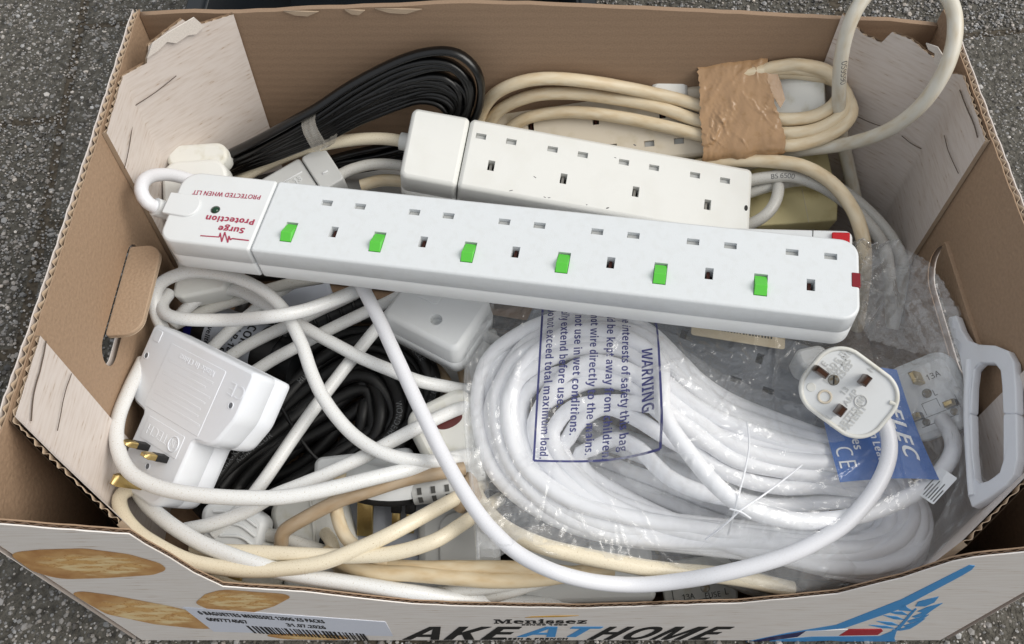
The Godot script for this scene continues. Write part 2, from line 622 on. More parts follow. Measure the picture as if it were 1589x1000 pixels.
# ------------------------------------------------------------------ ground and crate
func paving() -> void:
	var bed := part("ground", block(rect(-4, -4, 4, 4), -0.06, -0.0032, 0.002), M.joint, self)
	bed.set_meta("kind", "structure")
	var floor_ := Node3D.new()
	floor_.name = "pavement"
	floor_.rotation.y = deg_to_rad(7.4)
	floor_.position = Vector3(-0.4665, 0, -0.32)
	add_child(floor_)
	floor_.set_meta("kind", "structure")
	var meshes := []
	for k in 3:
		var p := []
		for q in rect(-0.132, -0.132, 0.132, 0.132):
			p.append(q + Vector2(rng.randf_range(-0.0015, 0.0015), rng.randf_range(-0.0015, 0.0015)))
		meshes.append(block(rounded(p, 0.006, 3), -0.02, -0.0015, 0.003))
	for i in range(-3, 7):
		for j in range(-4, 6):
			var off := 0.136 if posmod(i, 2) == 0 else 0.0
			part("paving_slab", meshes[rng.randi() % 3], M.paving, floor_, at(-0.136 + i * 0.272, rng.randf_range(-0.0015, 0.0005), j * 0.272 + off))
	# exposed aggregate
	var pb := SurfaceTool.new()
	pb.begin(Mesh.PRIMITIVE_TRIANGLES)
	var ico := SphereMesh.new()
	ico.radius = 0.5
	ico.height = 1.0
	ico.radial_segments = 5
	ico.rings = 2
	var sp := ico.get_mesh_arrays()
	pb.set_smooth_group(-1)
	for q in sp[Mesh.ARRAY_INDEX]:
		pb.add_vertex(sp[Mesh.ARRAY_VERTEX][q])
	pb.generate_normals()
	var mm := MultiMesh.new()
	mm.transform_format = MultiMesh.TRANSFORM_3D
	mm.use_colors = true
	mm.mesh = pb.commit()
	var xs: Array[Transform3D] = []
	var cs: Array[Color] = []
	for i in 190000:
		var x := rng.randf_range(-0.72, 0.72)
		var z := rng.randf_range(-0.74, 0.42)
		if absf(x) < 0.27 and absf(z) < 0.175:
			continue
		if absf(x) < 0.36 and z < -0.2 and z > -0.5 and rng.randf() < 0.5:
			continue
		var q := floor_.transform.affine_inverse() * Vector3(x, 0, z)
		# leave the joints bare
		var gi := int(floor(q.x / 0.272)) + 1
		var fx := absf(fposmod(q.x, 0.272) - 0.136)
		var fz := absf(fposmod(q.z - (0.136 if posmod(gi, 2) == 0 else 0.0) + 0.136, 0.272) - 0.136)
		if fx > 0.1285 or fz > 0.1285:
			if rng.randf() < 0.45:
				continue
		var s := rng.randf_range(0.0014, 0.0031) * (1.0 + pow(rng.randf(), 8.0) * 1.5)
		var b := Basis.from_euler(Vector3(rng.randf_range(-0.5, 0.5), rng.randf() * TAU, rng.randf_range(-0.5, 0.5))) * Basis.from_scale(Vector3(s, s * rng.randf_range(0.45, 0.8), s * rng.randf_range(0.7, 1.2)))
		xs.append(Transform3D(b, Vector3(x, rng.randf_range(-0.0024, -0.0011), z)))
		var t := rng.randf()
		var k := 0.16 + 0.10 * rng.randf()
		if t < 0.16:
			k = 0.05 + 0.05 * rng.randf()
		elif t > 0.955:
			k = 0.36 + 0.26 * rng.randf()
		elif t > 0.80:
			k = 0.25 + 0.15 * rng.randf()
		var warm := rng.randf_range(-0.01, 0.11)
		cs.append(Color(k * (1.0 + warm), k, k * (1.0 - warm)))
	mm.instance_count = xs.size()
	for i in xs.size():
		mm.set_instance_transform(i, xs[i])
		mm.set_instance_color(i, cs[i])
	var peb := MultiMeshInstance3D.new()
	peb.name = "aggregate"
	peb.multimesh = mm
	peb.material_override = M.pebble
	add_child(peb)
	peb.set_meta("kind", "stuff")
	tag(peb, "grey and black stone chips set in the surface of the paving slabs", "aggregate")


func back_crate() -> void:
	var o := thing("plastic_crate", "dark blue-grey plastic crate standing behind the cardboard box", "crate")
	var x0 := -0.262
	var x1 := 0.034
	var z0 := -0.56
	var z1 := -0.232
	var h := 0.185
	part("floor", block(rect(x0, z0, x1, z1), 0.004, 0.010, 0.001), M.crate, o)
	for w in [[x0, z1 - 0.004, x1, z1], [x0, z0, x1, z0 + 0.004], [x0, z0 + 0.0045, x0 + 0.004, z1 - 0.0045], [x1 - 0.004, z0 + 0.0045, x1, z1 - 0.0045]]:
		part("wall", block(rect(w[0], w[1], w[2], w[3]), 0.0105, h, 0.0008), M.crate, o)
	part("rim", extrude(rounded(rect(x0 - 0.012, z1 - 0.002, x1 + 0.012, z1 + 0.012), 0.003), [Vector2(0, h - 0.018), Vector2(0, h + 0.001), Vector2(0.002, h + 0.003)]), M.crate, o)
	part("rim", extrude(rounded(rect(x0 - 0.012, z0 - 0.012, x0 + 0.002, z1 - 0.0025), 0.003), [Vector2(0, h - 0.018), Vector2(0, h + 0.001), Vector2(0.002, h + 0.003)]), M.crate, o)
	part("rim", extrude(rounded(rect(x1 - 0.002, z0 - 0.012, x1 + 0.012, z1 - 0.0025), 0.003), [Vector2(0, h - 0.018), Vector2(0, h + 0.001), Vector2(0.002, h + 0.003)]), M.crate, o)
	for k in 9:
		part("rib", block(rect(x0 + 0.02 + k * 0.032, z1 - 0.018, x0 + 0.024 + k * 0.032, z1 - 0.0042), 0.02, h - 0.004, 0.0008), M.crate, o)
	for k in 7:
		part("rib", block(rect(x0 + 0.03 + k * 0.04, z0 + 0.0042, x0 + 0.036 + k * 0.04, z0 + 0.02), 0.02, h - 0.02, 0.001), M.crate, o)


# ------------------------------------------------------------------ the cardboard box
# the zigzag paper between the two liners, seen along a cut edge; p runs in the sheet's own (u, v)
func flutes(p: Array, xf: Transform3D, t: float, down: Vector2, deep := 0.008, period := 0.0072) -> ArrayMesh:
	var st := SurfaceTool.new()
	st.begin(Mesh.PRIMITIVE_TRIANGLES)
	var last: Array = []
	var l := 0.0
	for i in p.size() - 1:
		var a: Vector2 = p[i]
		var b: Vector2 = p[i + 1]
		var n := maxi(1, int(ceil(a.distance_to(b) / (period / 8.0))))
		for k in n:
			var q := a.lerp(b, float(k) / n)
			var along_ := l + a.distance_to(b) * k / n
			var s := sin(TAU * along_ / period + 1.6 * wob.get_noise_1d(along_ * 2.2)) * (0.80 + 0.35 * wob.get_noise_1d(along_ * 5.0 + 40.0))
			var y := t * 0.5 + (t * 0.5 - 0.0009) * s
			var row := []
			for e in [[q, y - 0.00022], [q, y + 0.00022], [q + down * deep, y + 0.00022], [q + down * deep, y - 0.00022]]:
				row.append(xf * Vector3(e[0].x, e[1], e[0].y))
			if last.size():
				for m in 4:
					var m2 := (m + 1) % 4
					for z in [last[m], row[m], row[m2], last[m], row[m2], last[m2]]:
						st.add_vertex(z)
			last = row
		l += a.distance_to(b)
	st.generate_normals()
	return st.commit()


func ragged(p: Array, amp: float, step := 0.006) -> Array:
	var out := []
	for i in p.size() - 1:
		var a: Vector2 = p[i]
		var b: Vector2 = p[i + 1]
		var n := maxi(1, int(a.distance_to(b) / step))
		for k in n:
			out.append(a.lerp(b, float(k) / n) + (Vector2(0, rng.randf_range(-amp, amp)) if i + k > 0 else Vector2.ZERO))
	out.append(p[p.size() - 1])
	return out


# one liner of a sheet: polys in (u, v) between two depths
func liner(polys: Array, xf: Transform3D, y0: float, y1: float) -> Mesh:
	var st := SurfaceTool.new()
	st.begin(Mesh.PRIMITIVE_TRIANGLES)
	for p in polys:
		extrude(p, [Vector2(0, y0), Vector2(0, y1)], st, xf)
	st.generate_normals()
	return st.commit()


func sheet(called: String, polys: Array, edge: Array, o: Node3D, xf: Transform3D, t: float, low: Material, high: Material, period := 0.0072) -> MeshInstance3D:
	var a := part(called, liner(polys, Transform3D(), t - 0.0007, t), high, o, xf)
	part("outer_liner", liner(polys, Transform3D(), 0.0, 0.0007), low, a)
	if edge.size():
		part("flutes", flutes(edge, Transform3D(), t, Vector2(0, -1), 0.008, period), M.paper_edge if period > 0.0065 else M.medium, a)
	return a


func half_holes(u0: float, u1: float, v0: float, edge: Array, hz0: float, hz1: float, hy0: float, hy1: float) -> Array:
	# two halves of a wall either side of a hand hole with round ends
	var mid := (hz0 + hz1) * 0.5
	var r := (hy1 - hy0) * 0.5
	var cy := (hy0 + hy1) * 0.5
	var l := [Vector2(u0, v0), Vector2(mid, v0), Vector2(mid, hy0)]
	var rr := [Vector2(u1, v0), Vector2(mid, v0), Vector2(mid, hy0)]
	for k in 13:
		var a := -PI / 2 - PI * k / 12
		l.append(Vector2(hz0 + r + r * cos(a), cy + r * sin(a)))
		var b := -PI / 2 + PI * k / 12
		rr.append(Vector2(hz1 - r + r * cos(b), cy + r * sin(b)))
	l.append(Vector2(mid, hy1))
	rr.append(Vector2(mid, hy1))
	var topl := []
	var topr := []
	var y_mid: float = edge[0].y
	for q in edge:
		if q.x < mid - 0.0005:
			topl.append(q)
		elif q.x > mid + 0.0005:
			topr.append(q)
	y_mid = topl[topl.size() - 1].y
	l.append(Vector2(mid, y_mid))
	rr.append(Vector2(mid, y_mid))
	topl.reverse()
	l.append_array(topl)
	rr.append_array(topr)
	return [l, rr]


# a creased sheet standing on edge: tops are points along its upper edge, print on the side towards the box's middle
func insert(tops: Array, yb: float, o: Node3D) -> void:
	var p := []
	for i in tops.size() - 1:
		var n := maxi(1, int((tops[i] as Vector3).distance_to(tops[i + 1]) / 0.0011))
		for k in n:
			var q: Vector3 = tops[i].lerp(tops[i + 1], float(k) / n)
			q.y += 0.0007 * wob.get_noise_2d(q.x * 9.0 + q.z * 9.0, 7.0) + rng.randf_range(-0.0002, 0.0002)
			p.append(q)
	p.append(tops[tops.size() - 1])
	var t := 0.0032
	var pos := PackedVector3Array()
	var nor := PackedVector3Array()
	var uvs := PackedVector2Array()
	var idx := PackedInt32Array()
	var back := PackedVector3Array()
	var zig := PackedVector3Array()
	var l := 0.0
	var n := p.size()
	var outs := []
	for i in n:
		var d: Vector3 = p[mini(i + 3, n - 1)] - p[maxi(i - 3, 0)]
		var nn := Vector3(d.z, 0, -d.x).normalized()
		if nn.dot(Vector3(p[i].x, 0, p[i].z)) < 0.0:
			nn = -nn
		outs.append(nn)
	for i in n:
		if i:
			l += Vector2(p[i].x - p[i - 1].x, p[i].z - p[i - 1].z).length()
		for k in 7:
			var y: float = lerpf(p[i].y, yb, k / 6.0)
			pos.append(Vector3(p[i].x, y, p[i].z))
			nor.append(-outs[i])
			uvs.append(Vector2(l + 0.35 * y, y))
			back.append(Vector3(p[i].x, y - 0.0006, p[i].z) + outs[i] * t)
		var s := 0.5 + 0.42 * sin(TAU * l / 0.0060 + 2.0 * wob.get_noise_1d(l * 3.0)) * clampf(0.55 + 0.9 * wob.get_noise_1d(l * 4.0 + 9.0), 0.0, 1.0)
		zig.append(p[i] + outs[i] * (t * s) + Vector3(0, -0.0012, 0))
	for i in n - 1:
		for k in 6:
			var a := i * 7 + k
			var tri := [a, a + 7, a + 1, a + 1, a + 7, a + 8]
			# clockwise as seen from the printed side
			var fn := (pos[a + 1] - pos[a]).cross(pos[a + 7] - pos[a])
			if fn.dot(outs[i]) > 0.0:
				tri = [a, a + 1, a + 7, a + 1, a + 8, a + 7]
			idx.append_array(tri)
	var m := part("corner_insert", arrays(pos, nor, uvs, idx), M.wood_print, o)
	var nb := PackedVector3Array()
	for q in nor:
		nb.append(-q)
	var flip := PackedInt32Array()
	for k in range(0, idx.size(), 3):
		flip.append_array([idx[k], idx[k + 2], idx[k + 1]])
	part("backing", arrays(back, nb, uvs, flip), M.kraft, m)
	var st := SurfaceTool.new()
	st.begin(Mesh.PRIMITIVE_TRIANGLES)
	for i in n - 1:
		var a := zig[i]
		var b := zig[i + 1]
		var dn := Vector3(0, -0.008, 0)
		var th: Vector3 = outs[i] * 0.0004
		for q in [a, b, b + dn, a, b + dn, a + dn, a + th, b + th, b, a + th, b, a]:
			st.add_vertex(q)
	for e in [0, n - 1]:
		var a: Vector3 = p[e]
		var b := a + outs[e] * t as Vector3
		for q in [a, b, Vector3(b.x, yb, b.z), a, Vector3(b.x, yb, b.z), Vector3(a.x, yb, a.z)]:
			st.add_vertex(q)
	st.generate_normals()
	part("flutes", st.commit(), M.paper_edge, m)


# a thin torn piece standing just off the sheet it was torn from
func plate(p: Array, m: Material, o: Node3D) -> void:
	var x: Vector3 = ((p[3] as Vector3) - (p[0] as Vector3)).normalized()
	var nn: Vector3 = x.cross(Vector3.UP).normalized()
	if nn.dot(p[0]) > 0.0:
		nn = -nn
	var z: Vector3 = x.cross(nn).normalized()
	var xf := Transform3D(x, nn, z, p[0])
	var q := []
	for e in p:
		var w: Vector3 = xf.affine_inverse() * (e as Vector3)
		q.append(Vector2(w.x, w.z))
	part("torn_edge", extrude(q, [Vector2(0, 0.0002), Vector2(0, 0.0010)]), m, o, xf)


func decal(p: Array, mat_: Material, o: Node3D, called: String, lift := 0.0003) -> MeshInstance3D:
	# p in the front wall's (x, y); the plate stands proud of the printed face
	return part(called, extrude(p, [Vector2(0, 0.0), Vector2(0, lift)], null, Transform3D(Vector3(1, 0, 0), Vector3(0, 0, 1), Vector3(0, 1, 0), Vector3(0, 0, 0.18252))), mat_, o)


func cardboard_box() -> void:
	var o := thing("cardboard_box", "open cardboard box with whitewashed wood print, full of cables and extension leads", "box")
	var t := 0.005
	part("base", block(rect(-0.2775, -0.182, 0.2775, 0.182), 0.001, 0.005, 0.0005), M.kraft, o)
	# side walls, each in its own (z, y) plane
	var side := Transform3D(Vector3(0, 0, 1), Vector3(1, 0, 0), Vector3(0, 1, 0), Vector3(-0.283, 0, 0))
	var el := ragged([Vector2(-0.1868, 0.236), Vector2(-0.07, 0.2345), Vector2(0.02, 0.2335), Vector2(0.07, 0.2335), Vector2(0.182, 0.236)], 0.0005)
	var lw := sheet("side_wall", half_holes(-0.1868, 0.182, 0.001, el, -0.045, 0.0465, 0.139, 0.163), el, o, side, t, M.wood_print, M.kraft)
	lw.set_meta("label", "left wall with its hand-hole flap folded inwards")
	var side2 := Transform3D(Vector3(0, 0, 1), Vector3(1, 0, 0), Vector3(0, 1, 0), Vector3(0.278, 0, 0))
	var er := ragged([Vector2(-0.1868, 0.236), Vector2(-0.07, 0.2345), Vector2(0.02, 0.2345), Vector2(0.182, 0.235)], 0.0005)
	var rw := sheet("side_wall", half_holes(-0.1868, 0.182, 0.001, er, -0.053, 0.046, 0.116, 0.156), er, o, side2, t, M.kraft, M.wood_print)
	rw.set_meta("label", "right wall with a half-opened hand hole")
	# hand-hole flaps
	var hf := rounded([Vector2(0, -0.038), Vector2(0.0232, -0.038), Vector2(0.0232, 0.032), Vector2(0, 0.032)], [0.002, 0.013, 0.013, 0.002], 8)
	var fx := Transform3D(Basis(Vector3(0, 0, 1), deg_to_rad(7)), Vector3(-0.2776, 0.158, 0))
	var fp := part("hand_hole_flap", block(hf, 0.0008, 0.0036, 0.0005), M.flap_kraft, o, fx)
	part("liner", block(hf, 0.0, 0.0007, 0.0001), M.paper_edge, fp)
	var hf2 := rounded([Vector2(0, -0.047), Vector2(-0.034, -0.047), Vector2(-0.034, 0.040), Vector2(0, 0.040)], [0.002, 0.014, 0.014, 0.002], 8)
	var fx2 := Transform3D(Basis(Vector3(0, 0, 1), deg_to_rad(99)), Vector3(0.2795, 0.157, 0))
	var fp2 := part("hand_hole_flap", block(hf2, 0.0008, 0.0040, 0.0005), M.kraft, o, fx2)
	part("flutes", flutes(ragged([Vector2(0.0335, -0.036), Vector2(0.0335, 0.030)], 0.0), Transform3D(Vector3(-1, 0, 0), Vector3(0, 1, 0), Vector3(0, 0, 1), Vector3(0, -0.0008, 0)), 0.0052, Vector2(-1, 0), 0.004, 0.006), M.paper_edge, fp2)
	# rear wall: its flutes lie along it
	var re := ragged([Vector3(-0.2826, 0.2342, -0.1825), Vector3(-0.2397, 0.2364, -0.1825), Vector3(-0.2079, 0.2359, -0.1825), Vector3(-0.1593, 0.2391, -0.1825), Vector3(-0.1104, 0.2412, -0.1825), Vector3(-0.0618, 0.2444, -0.1825), Vector3(0.0041, 0.2428, -0.1825), Vector3(0.0705, 0.2391, -0.1825), Vector3(0.1377, 0.2353, -0.1825), Vector3(0.2012, 0.231, -0.1825), Vector3(0.242, 0.2293, -0.1825), Vector3(0.2841, 0.2249, -0.1825)].map(func(q): return Vector2(q.x, q.y)), 0.0004, 0.012)
	re[0].x = -0.2775
	re[re.size() - 1].x = 0.2775
	var rp := re.duplicate()
	rp.append(Vector2(0.2775, 0.001))
	rp.append(Vector2(-0.2775, 0.001))
	var rear := Transform3D(Vector3(1, 0, 0), Vector3(0, 0, -1), Vector3(0, 1, 0), Vector3(0, 0, -0.1825))
	var rm := part("rear_wall", extrude(rp, [Vector2(0, 0), Vector2(0, 0.0040)]), M.kraft_fluted, o, rear)
	for q in [[-0.165, 0.2375, 12.0], [-0.098, 0.2395, 16.0], [-0.128, 0.2385, 7.0]]:
		part("crushed_edge", extrude([Vector2(-0.001 * q[2], 0.0012), Vector2(-0.0004 * q[2], -0.0022), Vector2(0.0003 * q[2], -0.003), Vector2(0.001 * q[2], 0.001)], [Vector2(0, -0.0014), Vector2(0, -0.0004)]), M.paper_edge, rm, at(q[0], 0, q[1]))
	# front wall with its dip, print outside
	var fe := ragged([Vector2(-0.2763, 0.2372), Vector2(-0.2625, 0.2372), Vector2(-0.2065, 0.2234), Vector2(-0.2041, 0.2078), Vector2(-0.1989, 0.1868), Vector2(-0.1943, 0.1595), Vector2(-0.1856, 0.1332), Vector2(-0.1667, 0.128), Vector2(-0.1418, 0.1226), Vector2(-0.1102, 0.1074), Vector2(-0.0806, 0.0958), Vector2(-0.0575, 0.0914), Vector2(0.0216, 0.0853), Vector2(0.0607, 0.0899), Vector2(0.1182, 0.0973), Vector2(0.1706, 0.1172), Vector2(0.1836, 0.1346), Vector2(0.1964, 0.1498), Vector2(0.2046, 0.1654), Vector2(0.2123, 0.1803), Vector2(0.2203, 0.1868), Vector2(0.242, 0.1954), Vector2(0.2557, 0.2016)], 0.0005)
	fe[0].x = -0.2775
	fe[fe.size() - 1].x = 0.2775
	var fpoly := fe.duplicate()
	fpoly.append(Vector2(0.2775, 0.001))
	fpoly.append(Vector2(-0.2775, 0.001))
	var front := Transform3D(Vector3(1, 0, 0), Vector3(0, 0, -1), Vector3(0, 1, 0), Vector3(0, 0, 0.1825))
	sheet("front_wall", [fpoly], fe, o, front, 0.0030, M.front_print, M.kraft, 0.0060)
	# folded corners
	insert([Vector3(-0.2745, 0.234, -0.073), Vector3(-0.2745, 0.236, -0.121), Vector3(-0.262, 0.235, -0.1345), Vector3(-0.258, 0.246, -0.1385), Vector3(-0.238, 0.251, -0.158), Vector3(-0.234, 0.242, -0.162), Vector3(-0.212, 0.2365, -0.1812)], 0.006, o)
	insert([Vector3(0.207, 0.236, -0.1812), Vector3(0.222, 0.229, -0.169), Vector3(0.232, 0.229, -0.161), Vector3(0.235, 0.240, -0.1585), Vector3(0.245, 0.241, -0.150), Vector3(0.262, 0.235, -0.136), Vector3(0.2645, 0.228, -0.134), Vector3(0.2742, 0.236, -0.122), Vector3(0.2742, 0.2345, -0.066)], 0.006, o)
	insert([Vector3(-0.2745, 0.234, 0.076), Vector3(-0.2745, 0.2335, 0.124), Vector3(-0.25, 0.231, 0.1445), Vector3(-0.232, 0.226, 0.1590), Vector3(-0.2125, 0.2215, 0.1745)], 0.006, o)
	insert([Vector3(0.2742, 0.234, 0.076), Vector3(0.2742, 0.2335, 0.124), Vector3(0.248, 0.210, 0.146), Vector3(0.2150, 0.190, 0.1745)], 0.006, o)
	for e in [
		[[Vector3(-0.2762, 0.2113, -0.1188), Vector3(-0.2635, 0.2125, -0.131), Vector3(-0.2505, 0.2158, -0.1436)], M.crack_ink, 0.0003],
		[[Vector3(-0.276, 0.2069, -0.119), Vector3(-0.2733, 0.207, -0.0935), Vector3(-0.2733, 0.2047, -0.0691)], M.crack_ink, 0.0003],
		[[Vector3(0.273, 0.2307, -0.1137), Vector3(0.273, 0.2305, -0.0992), Vector3(0.273, 0.231, -0.0817), Vector3(0.273, 0.2303, -0.073)], M.crack_ink, 0.00045],
		[[Vector3(0.273, 0.1989, -0.1042), Vector3(0.273, 0.1978, -0.0889), Vector3(0.273, 0.1991, -0.0696)], M.crack_ink, 0.0003],
		[[Vector3(0.2312, 0.1643, -0.1593), Vector3(0.2436, 0.1661, -0.1484), Vector3(0.2502, 0.168, -0.1426)], M.crack_ink, 0.0003],
		[[Vector3(0.2615, 0.1692, -0.1326), Vector3(0.2679, 0.1672, -0.1269), Vector3(0.2737, 0.1672, -0.1219)], M.crack_ink, 0.0003],
		[[Vector3(-0.2733, 0.23, 0.0771), Vector3(-0.2733, 0.2273, 0.0915), Vector3(-0.2733, 0.2251, 0.1097), Vector3(-0.2733, 0.2199, 0.1204)], M.crack_ink, 0.00045],
		[[Vector3(-0.2733, 0.1963, 0.0785), Vector3(-0.2733, 0.1967, 0.0919), Vector3(-0.2733, 0.1931, 0.1126)], M.crack_ink, 0.0003],
	]:
		part("crease" if e[1] != M.crack_ink else "printed_crack", tube(path(e[0], 0.003), e[2], 6, 0.0012), e[1], o)
	plate([Vector3(-0.2608, 0.24, -0.1337), Vector3(-0.255, 0.248, -0.1392), Vector3(-0.2454, 0.2496, -0.1484), Vector3(-0.2317, 0.2502, -0.1617), Vector3(-0.2283, 0.2401, -0.1649), Vector3(-0.2337, 0.2379, -0.1598), Vector3(-0.2378, 0.2402, -0.1558), Vector3(-0.2446, 0.2393, -0.1492), Vector3(-0.2485, 0.2436, -0.1455), Vector3(-0.2542, 0.2409, -0.14)], M.torn_paper, o)
	plate([Vector3(0.2515, 0.246, -0.1415), Vector3(0.2573, 0.2473, -0.1363), Vector3(0.2611, 0.2438, -0.1329), Vector3(0.2621, 0.2348, -0.1321), Vector3(0.259, 0.2356, -0.1348), Vector3(0.2576, 0.2421, -0.1361), Vector3(0.2539, 0.2426, -0.1393)], M.torn_paper, o)
	front_prints(o)


# a flat printed loaf: its picture is stretched over the outline
func loaf(p: Array, tilt: float, o: Node3D) -> void:
	var q := rounded(p, 0.012, 5)
	var mid := Vector2.ZERO
	for e in q:
		mid += e / q.size()
	var dir := Vector2.RIGHT.rotated(-tilt * 2.0)
	var su := 0.0
	var sv := 0.0
	for e in q:
		su = maxf(su, absf((e - mid).dot(dir)))
		sv = maxf(sv, absf((e - mid).dot(dir.orthogonal())))
	var st := SurfaceTool.new()
	st.begin(Mesh.PRIMITIVE_TRIANGLES)
	var tri := Geometry2D.triangulate_polygon(q)
	for k in range(0, tri.size(), 3):
		var t := [q[tri[k]], q[tri[k + 1]], q[tri[k + 2]]]
		if (t[1] - t[0]).cross(t[2] - t[0]) > 0.0:
			t = [t[0], t[2], t[1]]
		for e in t:
			st.set_uv(Vector2(0.5 + 0.5 * (e - mid).dot(dir) / su, 0.5 - 0.5 * (e - mid).dot(dir.orthogonal()) / sv))
			st.set_normal(Vector3(0, 0, 1))
			st.add_vertex(Vector3(e.x, e.y, 0.18275))
	part("printed_loaf", st.commit(), M.bread_print, o)


func front_prints(o: Node3D) -> void:
	# baguettes
	loaf([Vector2(-0.2793, 0.1954), Vector2(-0.2605, 0.2006), Vector2(-0.2368, 0.2027), Vector2(-0.2174, 0.1933), Vector2(-0.2065, 0.178), Vector2(-0.2061, 0.1666), Vector2(-0.217, 0.1571), Vector2(-0.2451, 0.151), Vector2(-0.2729, 0.1485), Vector2(-0.2802, 0.1642)], 0.0, o)
	loaf([Vector2(-0.2774, 0.1293), Vector2(-0.2547, 0.1158), Vector2(-0.23, 0.0928), Vector2(-0.2099, 0.0666), Vector2(-0.209, 0.0363), Vector2(-0.2275, 0.0345), Vector2(-0.2533, 0.0467), Vector2(-0.2748, 0.0729), Vector2(-0.2767, 0.0958)], 0.06, o)
	loaf([Vector2(-0.2118, 0.0987), Vector2(-0.1998, 0.1185), Vector2(-0.1869, 0.1286), Vector2(-0.168, 0.1226), Vector2(-0.1465, 0.1178), Vector2(-0.1656, 0.0914), Vector2(-0.1843, 0.0745), Vector2(-0.2064, 0.0792)], 0.0, o)
	loaf([Vector2(-0.1929, 0.0183), Vector2(-0.1615, 0.022), Vector2(-0.1366, 0.0146), Vector2(-0.1311, 0.007), Vector2(-0.1431, 0.0022), Vector2(-0.1782, 0.0051)], 0.0, o)
	# sticker with bar code
	var s := decal([Vector2(-0.2219, 0.0899), Vector2(-0.1021, 0.0534), Vector2(-0.1014, 0.0146), Vector2(-0.2201, 0.0274)], M.sticker, o, "shipping_label", 0.0004)
	s.set_meta("label", "white shipping label with a bar code")
	var pl := Vector2(-0.2219, 0.0899)
	var pr := Vector2(-0.1021, 0.0534)
	var lx := (pr - pl).normalized()
	var pd := Vector2(-0.2201, 0.0274) - pl
	var ly := (pd - lx * pd.dot(lx)).normalized()
	var wdt := pl.distance_to(pr)
	var hgt := absf(pd.dot(ly))
	var skew := pd.dot(lx) / hgt
	var put := func(u: float, w: float) -> Vector2: return pl + lx * (u + skew * w) + ly * w
	var lines := [["6 BAGUETTES MENISSEZ 1200G X5 PACKS", 0.05, 0.10, 0.62], ["6097774567", 0.05, 0.36, 0.20], ["31.07.2026", 0.45, 0.36, 0.2]]
	for e in lines:
		var tm := letters(e[0], hgt * 0.13, 0.0002, 700)
		var tw := tm.get_aabb().size.x
		var c: Vector2 = put.call(wdt * (e[1] + e[3] * 0.5), hgt * (e[2] + 0.07))
		var k: float = wdt * e[3] / tw
		part("lettering", tm, M.ink, s, Transform3D(Vector3(lx.x, lx.y, 0) * k, Vector3(-ly.x - lx.x * skew, -ly.y - lx.y * skew, 0), Vector3(0, 0, 1), Vector3(c.x, c.y, 0.18305)))
	var st := SurfaceTool.new()
	st.begin(Mesh.PRIMITIVE_TRIANGLES)
	var u := wdt * 0.22
	var lift := Transform3D(Vector3(1, 0, 0), Vector3(0, 0, 1), Vector3(0, 1, 0), Vector3(0, 0, 0.18295))
	while u < wdt * 0.83:
		var bw := rng.randf_range(0.0005, 0.0020)
		extrude([put.call(u, hgt * 0.60), put.call(u + bw, hgt * 0.60), put.call(u + bw, hgt * 0.93), put.call(u, hgt * 0.93)], [Vector2(0, 0), Vector2(0, 0.0001)], st, lift)
		u += bw + rng.randf_range(0.0006, 0.0018)
	st.generate_normals()
	part("bar_code", st.commit(), M.ink, s)
	# name of the goods
	var slant := 0.42
	var word := func(txt: String, x0: float, x1: float, y0: float, y1: float, m: Material, wt: int, sl: float, face: String) -> void:
		var tm := letters(txt, 0.03, 0.0003, wt, face)
		var bb := tm.get_aabb()
		var kx := (x1 - x0) / bb.size.x
		var ky := (y1 - y0) / bb.size.y
		var ctr := bb.get_center()
		part("lettering", tm, m, o, Transform3D(Vector3(kx, 0, 0), Vector3(sl * ky, ky, 0), Vector3(0, 0, 1), Vector3((x0 + x1) * 0.5 - ctr.x * kx - sl * ky * ctr.y, (y0 + y1) * 0.5 - ctr.y * ky, 0.18275)))
	word.call("AKE", -0.090, -0.020, 0.0035, 0.040, M.ink, 700, 0.35, "Droid Sans")
	word.call("AT", -0.012, 0.035, 0.012, 0.040, M.sky_blue, 700, 0.35, "Droid Sans")
	word.call("HOME", 0.038, 0.120, 0.0035, 0.040, M.ink, 700, 0.35, "Droid Sans")
	word.call("Menissez", -0.032, 0.028, 0.049, 0.060, M.ink, 700, 0.0, "Droid Serif")
	word.call("SINCE 1906", -0.014, 0.016, 0.0440, 0.0468, M.ink, 700, 0.0, "Droid Sans")
	word.call("FRESH & FRENCH", -0.030, 0.018, 0.0035, 0.0085, M.ink, 700, 0.1, "Droid Sans")
	decal([Vector2(-0.012, 0.064), Vector2(0.012, 0.066), Vector2(0.022, 0.069), Vector2(0.006, 0.0685), Vector2(-0.008, 0.0665)], M.gold_ink, o, "printed_leaf")
	# wheat ear and ribbon
	decal([Vector2(0.1369, -0.0105), Vector2(0.1649, 0.022), Vector2(0.1918, 0.045), Vector2(0.2119, 0.1074), Vector2(0.2232, 0.1746), Vector2(0.2265, 0.1735), Vector2(0.2278, 0.1666), Vector2(0.2271, 0.1559), Vector2(0.2182, 0.0838), Vector2(0.1996, 0.0363), Vector2(0.1777, 0.0274), Vector2(0.1585, 0.0127)], M.sky_blue, o, "printed_stalk")
	decal([Vector2(0.1469, -0.0026), Vector2(0.1554, 0.0108), Vector2(0.176, 0.0292), Vector2(0.1748, 0.0127), Vector2(0.1608, 0.0032)], M.flag_navy, o, "printed_ribbon", 0.0005)
	decal([Vector2(0.1762, 0.0292), Vector2(0.203, 0.0336), Vector2(0.2018, 0.0164), Vector2(0.1752, 0.0127)], M.flag_white, o, "printed_ribbon", 0.0005)
	decal([Vector2(0.2034, 0.0336), Vector2(0.2249, 0.0345), Vector2(0.2277, 0.0292), Vector2(0.228, 0.0183), Vector2(0.2023, 0.0164)], M.flag_red, o, "printed_ribbon", 0.0005)
